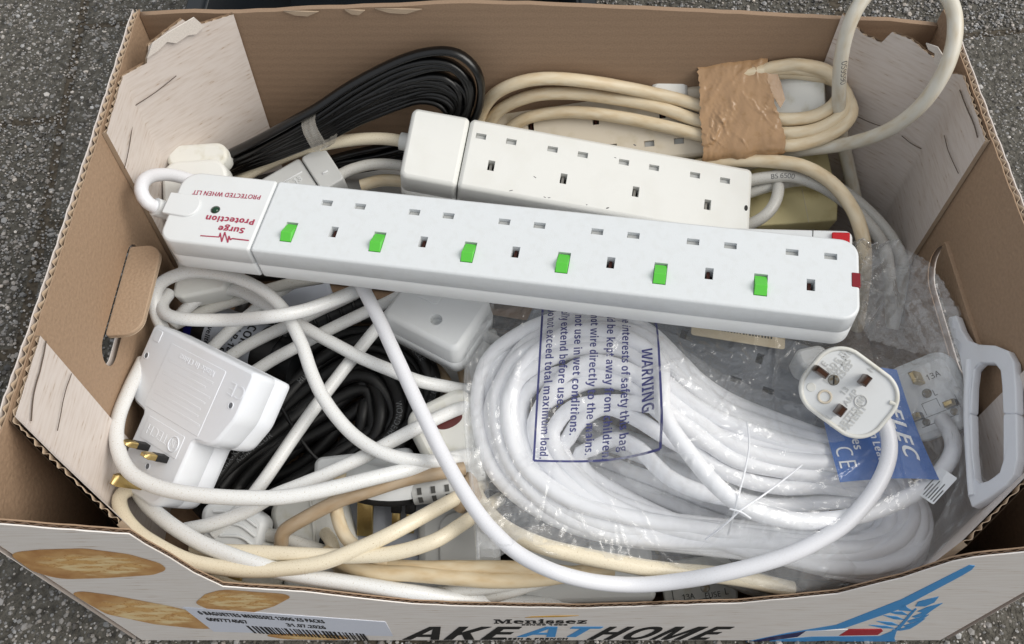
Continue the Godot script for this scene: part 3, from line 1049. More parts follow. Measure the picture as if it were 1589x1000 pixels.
	decal([Vector2(0.161, 0.0022), Vector2(0.1852, 0.0118), Vector2(0.2309, 0.0136), Vector2(0.2343, 0.0274), Vector2(0.2333, 0.0328), Vector2(0.2365, 0.031), Vector2(0.2427, 0.0089), Vector2(0.2522, -0.0125), Vector2(0.239, -0.0166), Vector2(0.2265, -0.0066), Vector2(0.2016, 0.0013), Vector2(0.1757, -0.0026), Vector2(0.1482, -0.0207)], M.sky_blue, o, "printed_stalk")
	decal([Vector2(0.2346, 0.0328), Vector2(0.2323, 0.0518), Vector2(0.2288, 0.0745), Vector2(0.2278, 0.0868), Vector2(0.2291, 0.0853), Vector2(0.2314, 0.0698), Vector2(0.2354, 0.0467), Vector2(0.238, 0.0292)], M.sky_blue, o, "printed_stalk")
	for lf in [[Vector2(0.226, 0.0914), Vector2(0.2237, 0.1016), Vector2(0.2273, 0.1074), Vector2(0.2315, 0.113), Vector2(0.2339, 0.1002), Vector2(0.2319, 0.0914)], [Vector2(0.2295, 0.0792), Vector2(0.2191, 0.0823), Vector2(0.2165, 0.0928), Vector2(0.2172, 0.0973), Vector2(0.222, 0.0884)], [Vector2(0.2319, 0.0792), Vector2(0.2341, 0.0899), Vector2(0.2396, 0.0987), Vector2(0.2396, 0.0838), Vector2(0.2363, 0.0761)], [Vector2(0.2298, 0.0698), Vector2(0.2205, 0.0729), Vector2(0.2148, 0.0776), Vector2(0.2222, 0.0792)], [Vector2(0.2334, 0.0666), Vector2(0.2363, 0.0761), Vector2(0.2396, 0.0838), Vector2(0.2403, 0.0698), Vector2(0.2363, 0.0633)], [Vector2(0.2315, 0.0584), Vector2(0.2243, 0.0601), Vector2(0.2139, 0.0698), Vector2(0.2236, 0.0666)], [Vector2(0.2344, 0.0551), Vector2(0.2383, 0.0633), Vector2(0.2421, 0.0713), Vector2(0.2423, 0.0584), Vector2(0.2379, 0.0501)], [Vector2(0.2337, 0.0433), Vector2(0.2255, 0.045), Vector2(0.2145, 0.0551), Vector2(0.2256, 0.0518)], [Vector2(0.2363, 0.0433), Vector2(0.2406, 0.0518), Vector2(0.2435, 0.0617), Vector2(0.2443, 0.0467), Vector2(0.2392, 0.0398)], [Vector2(0.234, 0.0354), Vector2(0.2252, 0.0363), Vector2(0.2129, 0.045), Vector2(0.2256, 0.0424)], [Vector2(0.2367, 0.0328), Vector2(0.2401, 0.0398), Vector2(0.2443, 0.0467), Vector2(0.2438, 0.0345), Vector2(0.2389, 0.0292)]]:
		decal(lf, M.sky_blue, o, "printed_leaf")


# ------------------------------------------------------------------ electrical things
func wpart(called: String, mesh: Mesh, m: Material, o: Node3D) -> MeshInstance3D:
	return part(called, mesh, m, o, o.transform.affine_inverse())


func shell(poly, y0: float, y1: float, bev := 0.0015) -> Mesh:
	return extrude(poly, [Vector2(0.0004, y0), Vector2(0, y0 + 0.0004), Vector2(0, y1 - bev), Vector2(bev * 0.3, y1 - bev * 0.3), Vector2(bev, y1)])


func sunk(poly, y0: float, y1: float, bev := 0.002) -> Mesh:     # a lower shell: rounded underneath
	return extrude(poly, [Vector2(bev, y0), Vector2(bev * 0.3, y0 + bev * 0.3), Vector2(0, y0 + bev), Vector2(0, y1 - 0.0004), Vector2(0.0004, y1)])


# the sockets of a lead: live and neutral openings shallow, earth openings deep with a contact in them
func sockets(centres: Array, z_ln: float, z_e: float) -> Array:
	var b := []
	for x in centres:
		b.append([Vector3(x - 0.0111, 0, z_ln), Vector3(0.0074, 0.0064, 0.0045)])
		b.append([Vector3(x + 0.0111, 0, z_ln), Vector3(0.0074, 0.0064, 0.0045)])
		b.append([Vector3(x, 0, z_e), Vector3(0.0048, 0.020, 0.0082)])
	return b


func shutters(centres: Array, z_ln: float, o: Node3D) -> void:
	for x in centres:
		for e in [-0.0111, 0.0111]:
			part("shutter", block(rect(-0.0035, -0.0020, 0.0035, 0.0020), -0.0031, -0.0025, 0.0002), M.shutter, o, at(x + e, 0, z_ln))


func contacts(centres: Array, z_e: float, m: Material, o: Node3D, parent: Node3D = null) -> void:
	for x in centres:
		part("earth_contact", block(rect(-0.0012, -0.0036, 0.0008, 0.003), -0.0095, -0.0035, 0.0003), m, parent if parent else o, at(x, 0, z_e))
		part("socket_well", block(rect(-0.0023, -0.0040, 0.0023, 0.0040), -0.0098, -0.0092, 0.0001), M.dark, parent if parent else o, at(x, 0, z_e))


# a three-pin plug: face at y = 0 with the pins pointing up, the cord leaves at +z
func plug_parts(o: Node3D, m: Material, pin: Material, sleeved: bool, w := 0.0235, l0 := -0.026, l1 := 0.024, deep := 0.020, r := 0.013) -> Node3D:
	var p := rounded([Vector2(-w, l0), Vector2(w, l0), Vector2(w * 0.98, l1), Vector2(-w * 0.98, l1)], r, 8)
	var body := part("body", extrude(p, [Vector2(0.008, -deep), Vector2(0.0035, -deep + 0.0018), Vector2(0.001, -deep * 0.66), Vector2(0, -deep * 0.35), Vector2(0, -0.0012), Vector2(0.0004, -0.0004), Vector2(0.0012, 0)]), m, o)
	for q in [[0.0111, 0.0111, 0], [-0.0111, 0.0111, 0], [0.0, -0.0111, 1]]:
		var wx := 0.0032 if q[2] == 0 else 0.0020
		var wz := 0.0020 if q[2] == 0 else 0.0040
		var ln := 0.0177 if q[2] == 0 else 0.0227
		var pp := part("pin", extrude(rounded(rect(-wx, -wz, wx, wz), 0.0004, 2), [Vector2(0, 0.0002), Vector2(0, ln - 0.0022), Vector2(0.0010, ln)]), pin, o, at(q[0], 0, q[1]))
		if sleeved and q[2] == 0:
			part("sleeve", extrude(rounded(rect(-wx - 0.0002, -wz - 0.0002, wx + 0.0002, wz + 0.0002), 0.0004, 2), [Vector2(0, 0.0001), Vector2(0, 0.0095)]), M.sleeve, pp)
	return body


func disc(r: float, y0: float, y1: float, bev := 0.0003) -> Mesh:
	return block(oval(0, 0, r, r, 22), y0, y1, bev)


func surge_lead() -> void:
	var T := Transform3D(Vector3(0.9813, 0.0632, 0.1818), Vector3(-0.0635, 0.998, -0.0042), Vector3(-0.1817, -0.0074, 0.9833), Vector3(0.0123, 0.2094, -0.0052))
	var o := thing("extension_lead", "long white surge protection lead with six sockets and green switches, lying on top", "extension lead", T)
	var z0 := -0.0253
	var z1 := 0.0322
	var main := rounded([Vector2(-0.1942, z0), Vector2(0.1727, z0), Vector2(0.1727, z1), Vector2(-0.1942, z1)], [0.0022, 0.011, 0.011, 0.0022], 8)
	var cen := []
	var boxes := []
	for i in 6:
		cen.append((i - 2.5) * 0.05815)
		boxes.append([Vector3(cen[i] - 0.02838, 0, 0.0150), Vector3(0.0078, 0.012, 0.0156)])
	boxes.append_array(sockets(cen, -0.0111, 0.0111))
	var up := part("upper_shell", cut(shell(main, -0.0150, 0.0), boxes), M.white, o)
	contacts(cen, 0.0111, M.contact, o, up)
	shutters(cen, -0.0111, up)
	part("lower_shell", sunk(main, -0.0290, -0.0152), M.white_shell, o)
	var endp := rounded([Vector2(-0.2600, z0), Vector2(-0.1947, z0), Vector2(-0.1947, z1), Vector2(-0.2565, z1)], [0.012, 0.0022, 0.0022, 0.010], 8)
	part("surge_module", shell(endp, -0.0150, 0.0002), M.white_shell, o)
	part("module_base", sunk(endp, -0.0290, -0.0152), M.white_shell, o)
	# rocker switches
	for i in 6:
		var k := Transform3D(Vector3(0, 0, 1), Vector3(1, 0, 0), Vector3(0, 1, 0), Vector3(cen[i] - 0.02838, 0, 0.0150))
		faceted = true
		part("switch", extrude([Vector2(-0.0068, -0.0045), Vector2(0.0073, -0.0045), Vector2(0.0073, 0.0002), Vector2(0.0070, 0.0004), Vector2(0.0028, 0.0033), Vector2(0.0022, 0.0034), Vector2(-0.0064, -0.0010), Vector2(-0.0068, -0.001)], [Vector2(0.0003, -0.0036), Vector2(0, -0.0033), Vector2(0, 0.0033), Vector2(0.0003, 0.0036)]), M.green, o, k)
		faceted = false
		part("switch_well", block(rect(-0.0038, -0.0077, 0.0038, 0.0077), -0.0064, -0.0058, 0.0001), M.dark, up, at(cen[i] - 0.02838, 0, 0.0150))
	# red window over the far end
	part("neon_window", block(rounded(rect(0.1682, -0.0010, 0.1731, 0.0092), 0.0006, 2), -0.0095, 0.0004, 0.0004), M.red_lens, o)
	# indicator, clamp and print on the module
	part("indicator_lamp", extrude(oval(0, 0, 0.0026, 0.0026), [Vector2(0, 0.0), Vector2(0.0001, 0.0006), Vector2(0.0010, 0.0013), Vector2(0.0020, 0.0016)]), M.green_led, o, Vector3(-0.2274, 0.0003, 0.0043))
	part("lamp_ring", disc(0.0032, -0.001, 0.0004), M.gap, o, Vector3(-0.2275, 0, 0.0041))
	var c0 := Vector3(-0.2593, 0, 0.0056)
	var c1 := Vector3(-0.223, 0, 0.0019)
	part("cord_clamp", block(rounded([Vector2(-0.262, c0.z - 0.011), Vector2(-0.2385, c0.z - 0.0105), Vector2(-0.2385, c0.z + 0.0075), Vector2(-0.2615, c0.z + 0.006)], [0.001, 0.008, 0.008, 0.001], 8), -0.001, 0.0016, 0.0006), M.white_shell, o)
	var t1 := Vector3(-0.2148, 0, 0.0109)
	var t2 := Vector3(-0.2143, 0, 0.0182)
	write("Protection", 0.0042, M.red_ink, o, Vector3(t1.x, 0.0004, t1.z), 181, 1.12, 0.0, 700)
	write("Surge", 0.0042, M.red_ink, o, Vector3(t2.x + 0.003, 0.0004, t2.z), 181, 1.12, 0.0, 700)
	var t3 := Vector3(-0.2243, 0, -0.0088)
	write("PROTECTED WHEN LIT", 0.0023, M.red_ink, o, Vector3(t3.x, 0.0004, t3.z), 182, 0.98)
	var zig := [Vector3(-0.2295, 0, 0.0257), Vector3(-0.217, 0, 0.0251), Vector3(-0.2174, 0, 0.0218), Vector3(-0.214, 0, 0.0285), Vector3(-0.2147, 0, 0.0209), Vector3(-0.2099, 0, 0.0285), Vector3(-0.2109, 0, 0.0235), Vector3(-0.2088, 0, 0.0263), Vector3(-0.2083, 0, 0.0252), Vector3(-0.197, 0, 0.0252)]
	var st := SurfaceTool.new()
	st.begin(Mesh.PRIMITIVE_TRIANGLES)
	for i in zig.size() - 1:
		var a := Vector2(zig[i].x, zig[i].z)
		var b := Vector2(zig[i + 1].x, zig[i + 1].z)
		var n := (b - a).normalized().orthogonal() * 0.00035
		extrude([a - n, b - n, b + n, a + n], [Vector2(0, 0.0002), Vector2(0, 0.0005 + 0.00002 * i)], st)
	st.generate_normals()
	part("pulse_print", st.commit(), M.red_ink, o)
	# its flex loops out of the module's end and back underneath
	wpart("strain_relief", tube(path([v(-2458, 1810, -534), v(-2504, 1840, -515), v(-2544, 1890, -501)]), 0.0062), M.white_shell, o)
	wpart("cable", tube(path([v(-2476, 1810, -539), v(-2531, 1860, -509), v(-2577, 1940, -498), v(-2612, 1980, -551), v(-2629, 1960, -656), v(-2623, 1880, -776), v(-2572, 1760, -893), v(-2482, 1620, -968), v(-2369, 1480, -1010), v(-2212, 1360, -1002)]), 0.0045), M.cable_new, o)


func four_way_lead() -> void:
	var o := thing("extension_lead", "ivory four-socket extension lead without switches, behind the long surge protection lead", "extension lead", Transform3D(Vector3(0.9845, -0.111, 0.1361), Vector3(0.0814, 0.9751, 0.2063), Vector3(-0.1556, -0.192, 0.969), Vector3(0.0441, 0.1577, -0.108)))
	var z0 := -0.0252
	var z1 := 0.0325
	var cen := []
	for i in 4:
		cen.append((i - 1.5) * 0.0525)
	var p := rounded([Vector2(-0.0996, z0), Vector2(0.1100, z0), Vector2(0.1108, z1), Vector2(-0.0996, z1)], [0.0036, 0.0045, 0.0045, 0.0036], 6)
	var up := part("upper_shell", cut(shell(p, -0.020, 0.0, 0.003), sockets(cen, -0.0111, 0.0111)), M.ivory, o)
	contacts(cen, 0.0111, M.contact_steel, o, up)
	shutters(cen, -0.0111, up)
	part("lower_shell", sunk(p, -0.034, -0.0202, 0.003), M.ivory, o)
	var e := rounded([Vector2(-0.1425, z0), Vector2(-0.1002, z0), Vector2(-0.1002, z1), Vector2(-0.1412, z1)], [0.005, 0.0036, 0.0036, 0.006], 6)
	part("end_cover", shell(e, -0.020, 0.0003, 0.003), M.ivory, o)
	part("end_base", sunk(e, -0.034, -0.0202, 0.003), M.ivory, o)
	part("screw_hole", block(oval(0, 0, 0.0013, 0.0023, 14), -0.002, 0.0003, 0.0001), M.dark, o, Vector3(0.1067, 0, 0.0082))
	for q in [Vector3(-0.0617, 0, 0.0281), Vector3(-0.0374, 0, 0.0294), Vector3(-0.0343, 0, 0.0283), Vector3(-0.0072, 0, 0.0301), Vector3(0.0078, 0, 0.0281), Vector3(0.0085, 0, -0.0135), Vector3(-0.0467, 0, 0.014), Vector3(0.0213, 0, -0.027)]:
		part("scuff_mark", block(oval(0, 0, rng.randf_range(0.0005, 0.0016), rng.randf_range(0.0002, 0.0005), 8), -0.0002, 0.0001, 0.00003), M.grey_ink, o, Transform3D(Basis(Vector3.UP, rng.randf_range(-0.6, 0.6)), Vector3(q.x, 0, minf(q.z, 0.0285))))
	wpart("strain_relief", tube(path([v(-982, 1460, -1475), v(-1041, 1460, -1488)]), 0.0068), M.ivory, o)
	wpart("cable", tube(path([v(-1003, 1450, -1491), v(-1149, 1460, -1508), v(-1346, 1450, -1518), v(-1596, 1410, -1509), v(-1852, 1340, -1489), v(-2115, 1240, -1441), v(-2329, 1140, -1379), v(-2544, 1040, -1301)]), 0.0047), M.cable_cream, o)


func taped_lead() -> void:
	var T := Transform3D(Vector3(0.9838, 0.1748, 0.0391), Vector3(-0.1652, 0.8013, 0.575), Vector3(0.0692, -0.5722, 0.8172), Vector3(0.0943, 0.1491, -0.1598))
	var o := thing("extension_lead", "dirty cream extension lead wound in its own flex and bound with brown tape", "extension lead", T)
	var cen := [0.0, -0.0505, -0.101]
	var p := rounded([Vector2(-0.135, -0.0292), Vector2(0.1190, -0.0292), Vector2(0.1190, 0.0242), Vector2(-0.135, 0.0242)], 0.0045, 6)
	var up := part("upper_shell", cut(shell(p, -0.016, 0.0, 0.003), sockets(cen, 0.0111, -0.0111)), M.dirty_ivory, o)
	contacts(cen, -0.0111, M.contact, o, up)
	shutters(cen, 0.0111, up)
	part("lower_shell", sunk(p, -0.027, -0.0162, 0.003), M.dirty_ivory, o)
	part("end_cover", block(rounded(rect(0.079, -0.0280, 0.1180, 0.002), 0.002), -0.001, 0.0026, 0.001), M.worn_white, o)
	# three turns of flex, held down in the middle by the tape
	var mesh_pts := [[v(-420, 1155, -1660), v(-468, 1299, -1736), v(-422, 1526, -1765), v(-282, 1735, -1745), v(-35, 1836, -1745), v(296, 1824, -1745), v(686, 1732, -1755), v(1028, 1667, -1715), v(1261, 1659, -1636), v(1489, 1677, -1579), v(1762, 1677, -1500), v(1995, 1716, -1488), v(2140, 1795, -1538), v(2165, 1880, -1632), v(2067, 1937, -1722), v(1874, 1953, -1765), v(1747, 1941, -1765), v(1659, 1916, -1765), v(1569, 1861, -1765), v(1446, 1774, -1765)], [v(-380, 1133, -1653), v(-418, 1270, -1716), v(-314, 1485, -1765), v(-89, 1638, -1765), v(162, 1678, -1765), v(503, 1638, -1765), v(888, 1617, -1686), v(1216, 1593, -1557), v(1491, 1609, -1483), v(1787, 1620, -1414), v(1994, 1666, -1401), v(2157, 1742, -1442), v(2220, 1819, -1532), v(2195, 1863, -1617), v(2105, 1883, -1741), v(1884, 1916, -1765), v(1653, 1904, -1765), v(1474, 1861, -1765)], [v(-287, 1144, -1642), v(-266, 1289, -1698), v(-116, 1433, -1735), v(120, 1500, -1743), v(411, 1532, -1704), v(794, 1542, -1607), v(1217, 1535, -1476), v(1492, 1548, -1398), v(1802, 1570, -1340), v(1995, 1620, -1337), v(2164, 1704, -1371), v(2249, 1769, -1454), v(2231, 1817, -1560), v(2164, 1835, -1726), v(1894, 1880, -1765), v(1660, 1873, -1765)]]
	for k in 3:
		wpart("cable", tube(path(mesh_pts[k]), 0.0048, 14, 0.0005), M.cable_tan, o)
	# the tape: a wrinkled sleeve round lead and flex
	var st := SurfaceTool.new()
	st.begin(Mesh.PRIMITIVE_TRIANGLES)
	st.set_smooth_group(1)
	var n := 72
	var ns := 70
	var ridges := []
	for k in 26:
		var a := rng.randf_range(-0.9, 0.9) + (PI / 2 if k % 2 else 0.0)
		ridges.append([Vector2(rng.randf_range(0.028, 0.080), rng.randf_range(0.03, 0.12)), Vector2(cos(a), sin(a)), rng.randf_range(0.008, 0.026), rng.randf_range(0.0008, 0.0020), rng.randf_range(0.0006, 0.0016)])
	var fold := FastNoiseLite.new()
	fold.seed = 4
	fold.frequency = 30.0
	fold.fractal_type = FastNoiseLite.FRACTAL_RIDGED
	fold.fractal_octaves = 3
	var outline := path([Vector3(0, -0.030, -0.026), Vector3(0, -0.014, -0.0390), Vector3(0, 0.004, -0.0450), Vector3(0, 0.0130, -0.0390), Vector3(0, 0.0146, -0.024), Vector3(0, 0.0138, -0.008), Vector3(0, 0.0134, 0.004), Vector3(0, 0.0135, 0.018), Vector3(0, 0.0085, 0.0270), Vector3(0, -0.010, 0.0285), Vector3(0, -0.030, 0.022)], 0.0018, true)
	n = outline.size()
	var rows := []
	for i in ns + 1:
		var row := PackedVector3Array()
		for j in n:
			var q := outline[j]
			var f := float(i) / ns
			var xl := 0.0275 + 0.0020 * wob.get_noise_2d(j * 0.05, 3.0) + 0.0003 * sin(j * 0.7)
			var xr := 0.0815 + 0.005 * sin(float(j) / n * TAU * 2.0 + 1.0) + 0.0015 * wob.get_noise_2d(j * 0.9, 1.0)
			var x := lerpf(xl, xr, f)
			var k := fold.get_noise_3d(x * 1.5 + q.z * 0.9, q.z * 0.45 - x * 0.35, q.y * 0.5)
			var nn := Vector3(0, q.y + 0.008, q.z + 0.008).normalized()
			var lift := 0.0
			for e in ridges:
				var dv: Vector2 = Vector2(x, j * 0.0018) - e[0]
				var along_: float = absf(dv.dot(e[1]))
				var off_: float = absf(dv.dot(e[1].orthogonal()) + 0.002 * sin(along_ * 150.0))
				if along_ < e[2] and off_ < e[3]:
					lift += e[4] * (1.0 - off_ / e[3]) * (1.0 - along_ / e[2])
			row.append(Vector3(x, q.y, q.z) + nn * (lift + 0.0020 * k + 0.0008 * sin(f * PI)))
		rows.append(row)
	for i in ns:
		for j in n:
			var j2 := (j + 1) % n
			for q in [rows[i][j], rows[i + 1][j2], rows[i + 1][j], rows[i][j], rows[i][j2], rows[i + 1][j2]]:
				st.add_vertex(q)
	st.generate_normals()
	var tp := part("brown_tape", st.commit(), M.tape, o)
	# a loose torn tongue of tape
	part("tape_end", extrude([Vector2(0.0745, -0.034), Vector2(0.083, -0.032), Vector2(0.0865, -0.022), Vector2(0.089, -0.010), Vector2(0.085, -0.004), Vector2(0.080, -0.013), Vector2(0.0765, -0.024)], [Vector2(0, 0.0), Vector2(0, 0.0003)]), M.tape, tp, Transform3D(Basis(Vector3(0, 0, 1), -0.25), Vector3(0.002, 0.034, 0.0)))


func mains_plug_lead() -> void:
	var T := Transform3D(Vector3(0.593, 0.5294, -0.6066), Vector3(-0.2428, 0.8359, 0.4922), Vector3(0.7677, -0.1446, 0.6243), Vector3(0.176, 0.1806, 0.0785))
	var o := thing("plug", "white three-pin plug lying pins up on the clear bag, with a white flex", "plug", T)
	var f := Transform3D(Basis(), Vector3(-0.0022, 0, -0.0062))
	var body := plug_parts(o, M.white_shell, M.brown_metal, false, 0.0222, -0.0232, 0.0302, 0.019, 0.0165)
	for ch in o.get_children():
		if ch != body:
			ch.position += f.origin
	body.position.x = -0.0018
	# raised lip round the face, open at the cord
	var lip := []
	var e := rounded([Vector2(-0.0211, -0.0220), Vector2(0.0211, -0.0220), Vector2(0.0206, 0.0288), Vector2(-0.0206, 0.0288)], 0.0155, 10)
	for q in e:
		lip.append(Vector3(q.x - 0.0018, 0.0002, q.y))
	# start and end beside the cord
	var m := 0
	for k in lip.size():
		if lip[k].z > 0.026 and lip[k].x > -0.0075 and lip[k].x < lip[m].x + 0.05:
			m = k
	var line := PackedVector3Array()
	line.append(Vector3(0.0075, 0.0002, 0.0242))
	line.append(Vector3(0.0075, 0.0002, 0.0284))
	var half := lip.size() / 2
	for k in lip.size():
		line.append(lip[(k + half + 11) % lip.size()])
	var clean := PackedVector3Array()
	for q in line:
		if absf(q.x + 0.001) < 0.0085 and q.z > 0.027 and clean.size() > 3 and q.x > -0.006 and clean.size() < 6:
			continue
		if clean.is_empty() or clean[clean.size() - 1].distance_to(q) > 0.0003:
			clean.append(q)
	part("lip", tube(path(Array(clean), 0.002), 0.0013, 8, 0.0), M.worn_white, o)
	part("screw", disc(0.0033, -0.001, 0.0003), M.steel, o, Vector3(-0.0012, 0.0002, -0.0077))
	part("screw_slot", block(rect(-0.0026, -0.0004, 0.0026, 0.0004), 0.0001, 0.0009, 0.0001), M.dark, o, Transform3D(Basis(Vector3.UP, 0.6), Vector3(-0.0012, 0, -0.0076)))
	part("moulding_mark", disc(0.0027, -0.0005, 0.0004), M.worn_white, o, Vector3(-0.0124, 0, -0.015))
	part("moulding_ring", ring(0.0036, 0.0007), M.dirty_ivory, o, Vector3(-0.0122, 0.0001, -0.0056))
	for q in [["E", Vector3(0.0033, 0, -0.0173), 0.0036], ["N", Vector3(0.0169, 0, 0.005), 0.0036], ["L", Vector3(-0.02, 0, 0.0035), 0.0036]]:
		write(q[0], q[2], M.grey_white, o, q[1] + Vector3(0, 0.0003, 0), 0, 1.0, 0, 400, "lettering", "Droid Sans", 0.0003)
	var ln := ["MADE IN", "ENGLAND", "TO BS", "1363"]
	for k in 4:
		var q := Vector3(0.0070, 0.0002, -0.0128 + k * 0.0023)
		write(ln[k], 0.0013, M.grey_white, o, q, 0, 1.1, 0, 700, "lettering", "Droid Sans", 0.0002)
	write("13", 0.0030, M.grey_white, o, Vector3(-0.0026, 0.0003, 0.001), 0, 1.0, 0, 400, "lettering", "Droid Sans", 0.0003)
	write("AMP", 0.0030, M.grey_white, o, Vector3(-0.0034, 0.0003, 0.0061), 0, 1.1, 0, 400, "lettering", "Droid Sans", 0.0003)
	part("emblem_ring", ring(0.0034, 0.0003), M.grey_white, o, Vector3(-0.0018, 0.0002, 0.0116))
	write("MK", 0.0030, M.grey_white, o, Vector3(-0.0018, 0.0003, 0.0116), 0, 0.95, 0, 700, "lettering", "Droid Sans", 0.0003)
	write("BRITISH", 0.0013, M.grey_white, o, Vector3(-0.0128, 0.0003, 0.0123), 0, 1.1, 0, 700, "lettering", "Droid Sans", 0.00018)
	write("PATENT", 0.0013, M.grey_white, o, Vector3(-0.0125, 0.0003, 0.0152), 0, 1.1, 0, 700, "lettering", "Droid Sans", 0.00018)
	wpart("cable", tube(path([v(1948, 1660, 829), v(2002, 1640, 896), v(2034, 1600, 1020), v(2009, 1550, 1163), v(1900, 1520, 1332), v(1712, 1470, 1508), v(1483, 1420, 1625), v(1265, 1360, 1692), v(980, 1270, 1740), v(733, 1160, 1750), v(508, 1120, 1754), v(274, 1180, 1752), v(44, 1260, 1715), v(-163, 1280, 1618), v(-316, 1300, 1488), v(-453, 1320, 1315), v(-618, 1340, 1044), v(-792, 1380, 697), v(-953, 1420, 367), v(-1075, 1440, 109), v(-1200, 1460, -135), v(-1305, 1470, -341), v(-1396, 1460, -570)]), 0.0047), M.cable_new, o)


func ring(r: float, w: float) -> Mesh:
	var p := []
	for i in 20:
		p.append(Vector3(r * cos(TAU * i / 20), 0.0002, r * sin(TAU * i / 20)))
	p.append(p[0])
	return tube(PackedVector3Array(p), w, 6, 0.0)


func adaptor() -> void:
	var T := Transform3D(Vector3(0.7807, 0.3242, 0.5343), Vector3(-0.4936, 0.8442, 0.2089), Vector3(-0.3833, -0.4268, 0.8191), Vector3(-0.2469, 0.1195, 0.0936))
	var o := thing("adaptor", "white two-way plug adaptor with brass pins, tilted at the left of the box", "adaptor", T)
	var k := 0.95
	var p := []
	for q in [[-58, -77], [57.5, -77], [57.5, -45], [48, -22], [29.2, -19.5], [29.2, 12], [19, 32], [-19, 32], [-29.2, 12], [-29.2, -19.5], [-48, -22], [-58, -45]]:
		p.append(Vector2(q[0], q[1]) * 0.001 * k)
	var out := rounded(p, [0.004, 0.004, 0.020, 0.014, 0.003, 0.010, 0.012, 0.012, 0.010, 0.003, 0.014, 0.020], 8)
	var holes := []
	for q in [Vector3(-0.0488, 0, -0.051), Vector3(0.046, 0, -0.0487), Vector3(-0.0019, 0, 0.0101)]:
		holes.append([q, Vector3(0.0021, 0.014, 0), 0.0, true])
	var body := extrude(out, [Vector2(0.0004, -0.0185), Vector2(0, -0.018), Vector2(0, -0.002), Vector2(0.0006, -0.0006), Vector2(0.002, 0)])
	var up := part("upper_shell", body, M.adaptor_white, o)
	part("lower_shell", extrude(out, [Vector2(0.0022, -0.033), Vector2(0.0010, -0.0320), Vector2(0.0006, -0.029), Vector2(0.0002, -0.0188), Vector2(0.0005, -0.0186)]), M.adaptor_white, o)
	for q in holes:
		part("screw_well", disc(0.0019, -0.0004, 0.00012, 0.0001), M.mid_grey, up, Transform3D(Basis(), q[0]))
		part("screw_rim", ring(0.0021, 0.0003), M.adaptor_white, up, Transform3D(Basis(), q[0]))
	part("rating_panel", block(rounded(rect(-0.030, -0.066, 0.030, -0.022), 0.0015), -0.0005, 0.0003, 0.0002), M.adaptor_white, o)
	part("name_panel", block(rounded(rect(-0.0205, -0.0145, 0.0195, 0.0005), 0.001), -0.0005, 0.00035, 0.0002), M.adaptor_white, o, at(0, 0, -0.0035))
	var e: Material = M.adaptor_white
	write("TECH", 0.0062, e, o, Vector3(-0.006, 0.0004, -0.0105), 180, 1.15, 0, 400, "embossing", "Droid Sans", 0.0003)
	part("emblem_ring", ring(0.0048, 0.0004), e, o, Vector3(0.0125, 0.0004, -0.0105))
	write("IN", 0.0046, e, o, Vector3(0.0125, 0.0004, -0.0105), 180, 1.0, 0, 700, "embossing", "Droid Sans", 0.0003)
	write("Made in China", 0.0036, e, o, Vector3(0.002, 0.0004, -0.061), 180, 1.1, 0, 700, "embossing", "Droid Sans", 0.0003)
	for i in 7:
		var w := rng.randf_range(0.018, 0.027)
		part("embossed_line", block(rect(-w, -0.0008, w, 0.0008), 0.0, 0.00022, 0.0001), e, o, at(rng.randf_range(-0.002, 0.002), 0.0002, -0.0555 + i * 0.0045))
	write("CE", 0.0082, e, o, Vector3(0.0455, 0.0002, -0.058), 180, 1.2, 0, 400, "embossing", "Droid Sans", 0.0003)
	part("bin_mark", block(rounded(rect(-0.0035, -0.004, 0.0035, 0.004), 0.001), -0.0003, 0.0004, 0.0002), e, o, at(-0.046, 0, -0.066))
	for q in [[0.0111 * k, 0.0, 0], [-0.0111 * k, 0.0, 0], [0.0, 0.0222 * k, 1]]:
		var wx := 0.0031 if q[2] == 0 else 0.0020
		var wz := 0.0019 if q[2] == 0 else 0.0039
		var ln := 0.0172 if q[2] == 0 else 0.0220
		var pp := part("pin", extrude(rounded(rect(-wx, -wz, wx, wz), 0.0005, 2), [Vector2(0, 0.0002), Vector2(0, ln - 0.003), Vector2(0.0003, ln - 0.0022), Vector2(0.0012, ln)]), M.brass, o, at(q[0], 0, q[1]))
		if q[2] == 0:
			part("sleeve", extrude(rounded(rect(-wx - 0.0002, -wz - 0.0002, wx + 0.0002, wz + 0.0002), 0.0004, 2), [Vector2(0, 0.0001), Vector2(0, 0.0088)]), M.sleeve, pp)


# print running along a tube of radius r: centre line, side the print faces
func tube_print(txt: String, high: float, line: PackedVector3Array, start: float, r: float, facing: Vector3, weight := 400) -> ArrayMesh:
	var cum := PackedFloat32Array([0.0])
	for i in line.size() - 1:
		cum.append(cum[i] + line[i].distance_to(line[i + 1]))
	var put := func(x: float, y: float) -> Vector3:
		var s := clampf(start + x, 0.0, cum[cum.size() - 1] - 0.0001)
		var i := cum.bsearch(s, false) - 1
		i = clampi(i, 0, line.size() - 2)
		var f := (s - cum[i]) / maxf(cum[i + 1] - cum[i], 0.00001)
		var t := (line[i + 1] - line[i]).normalized()
		var n := (facing - t * facing.dot(t)).normalized()
		var b := n.cross(t)
		var a := y / r
		return line[i].lerp(line[i + 1], f) + (n * cos(a) + b * sin(a)) * (r + 0.00015)
	return bent(txt, high, put, weight)


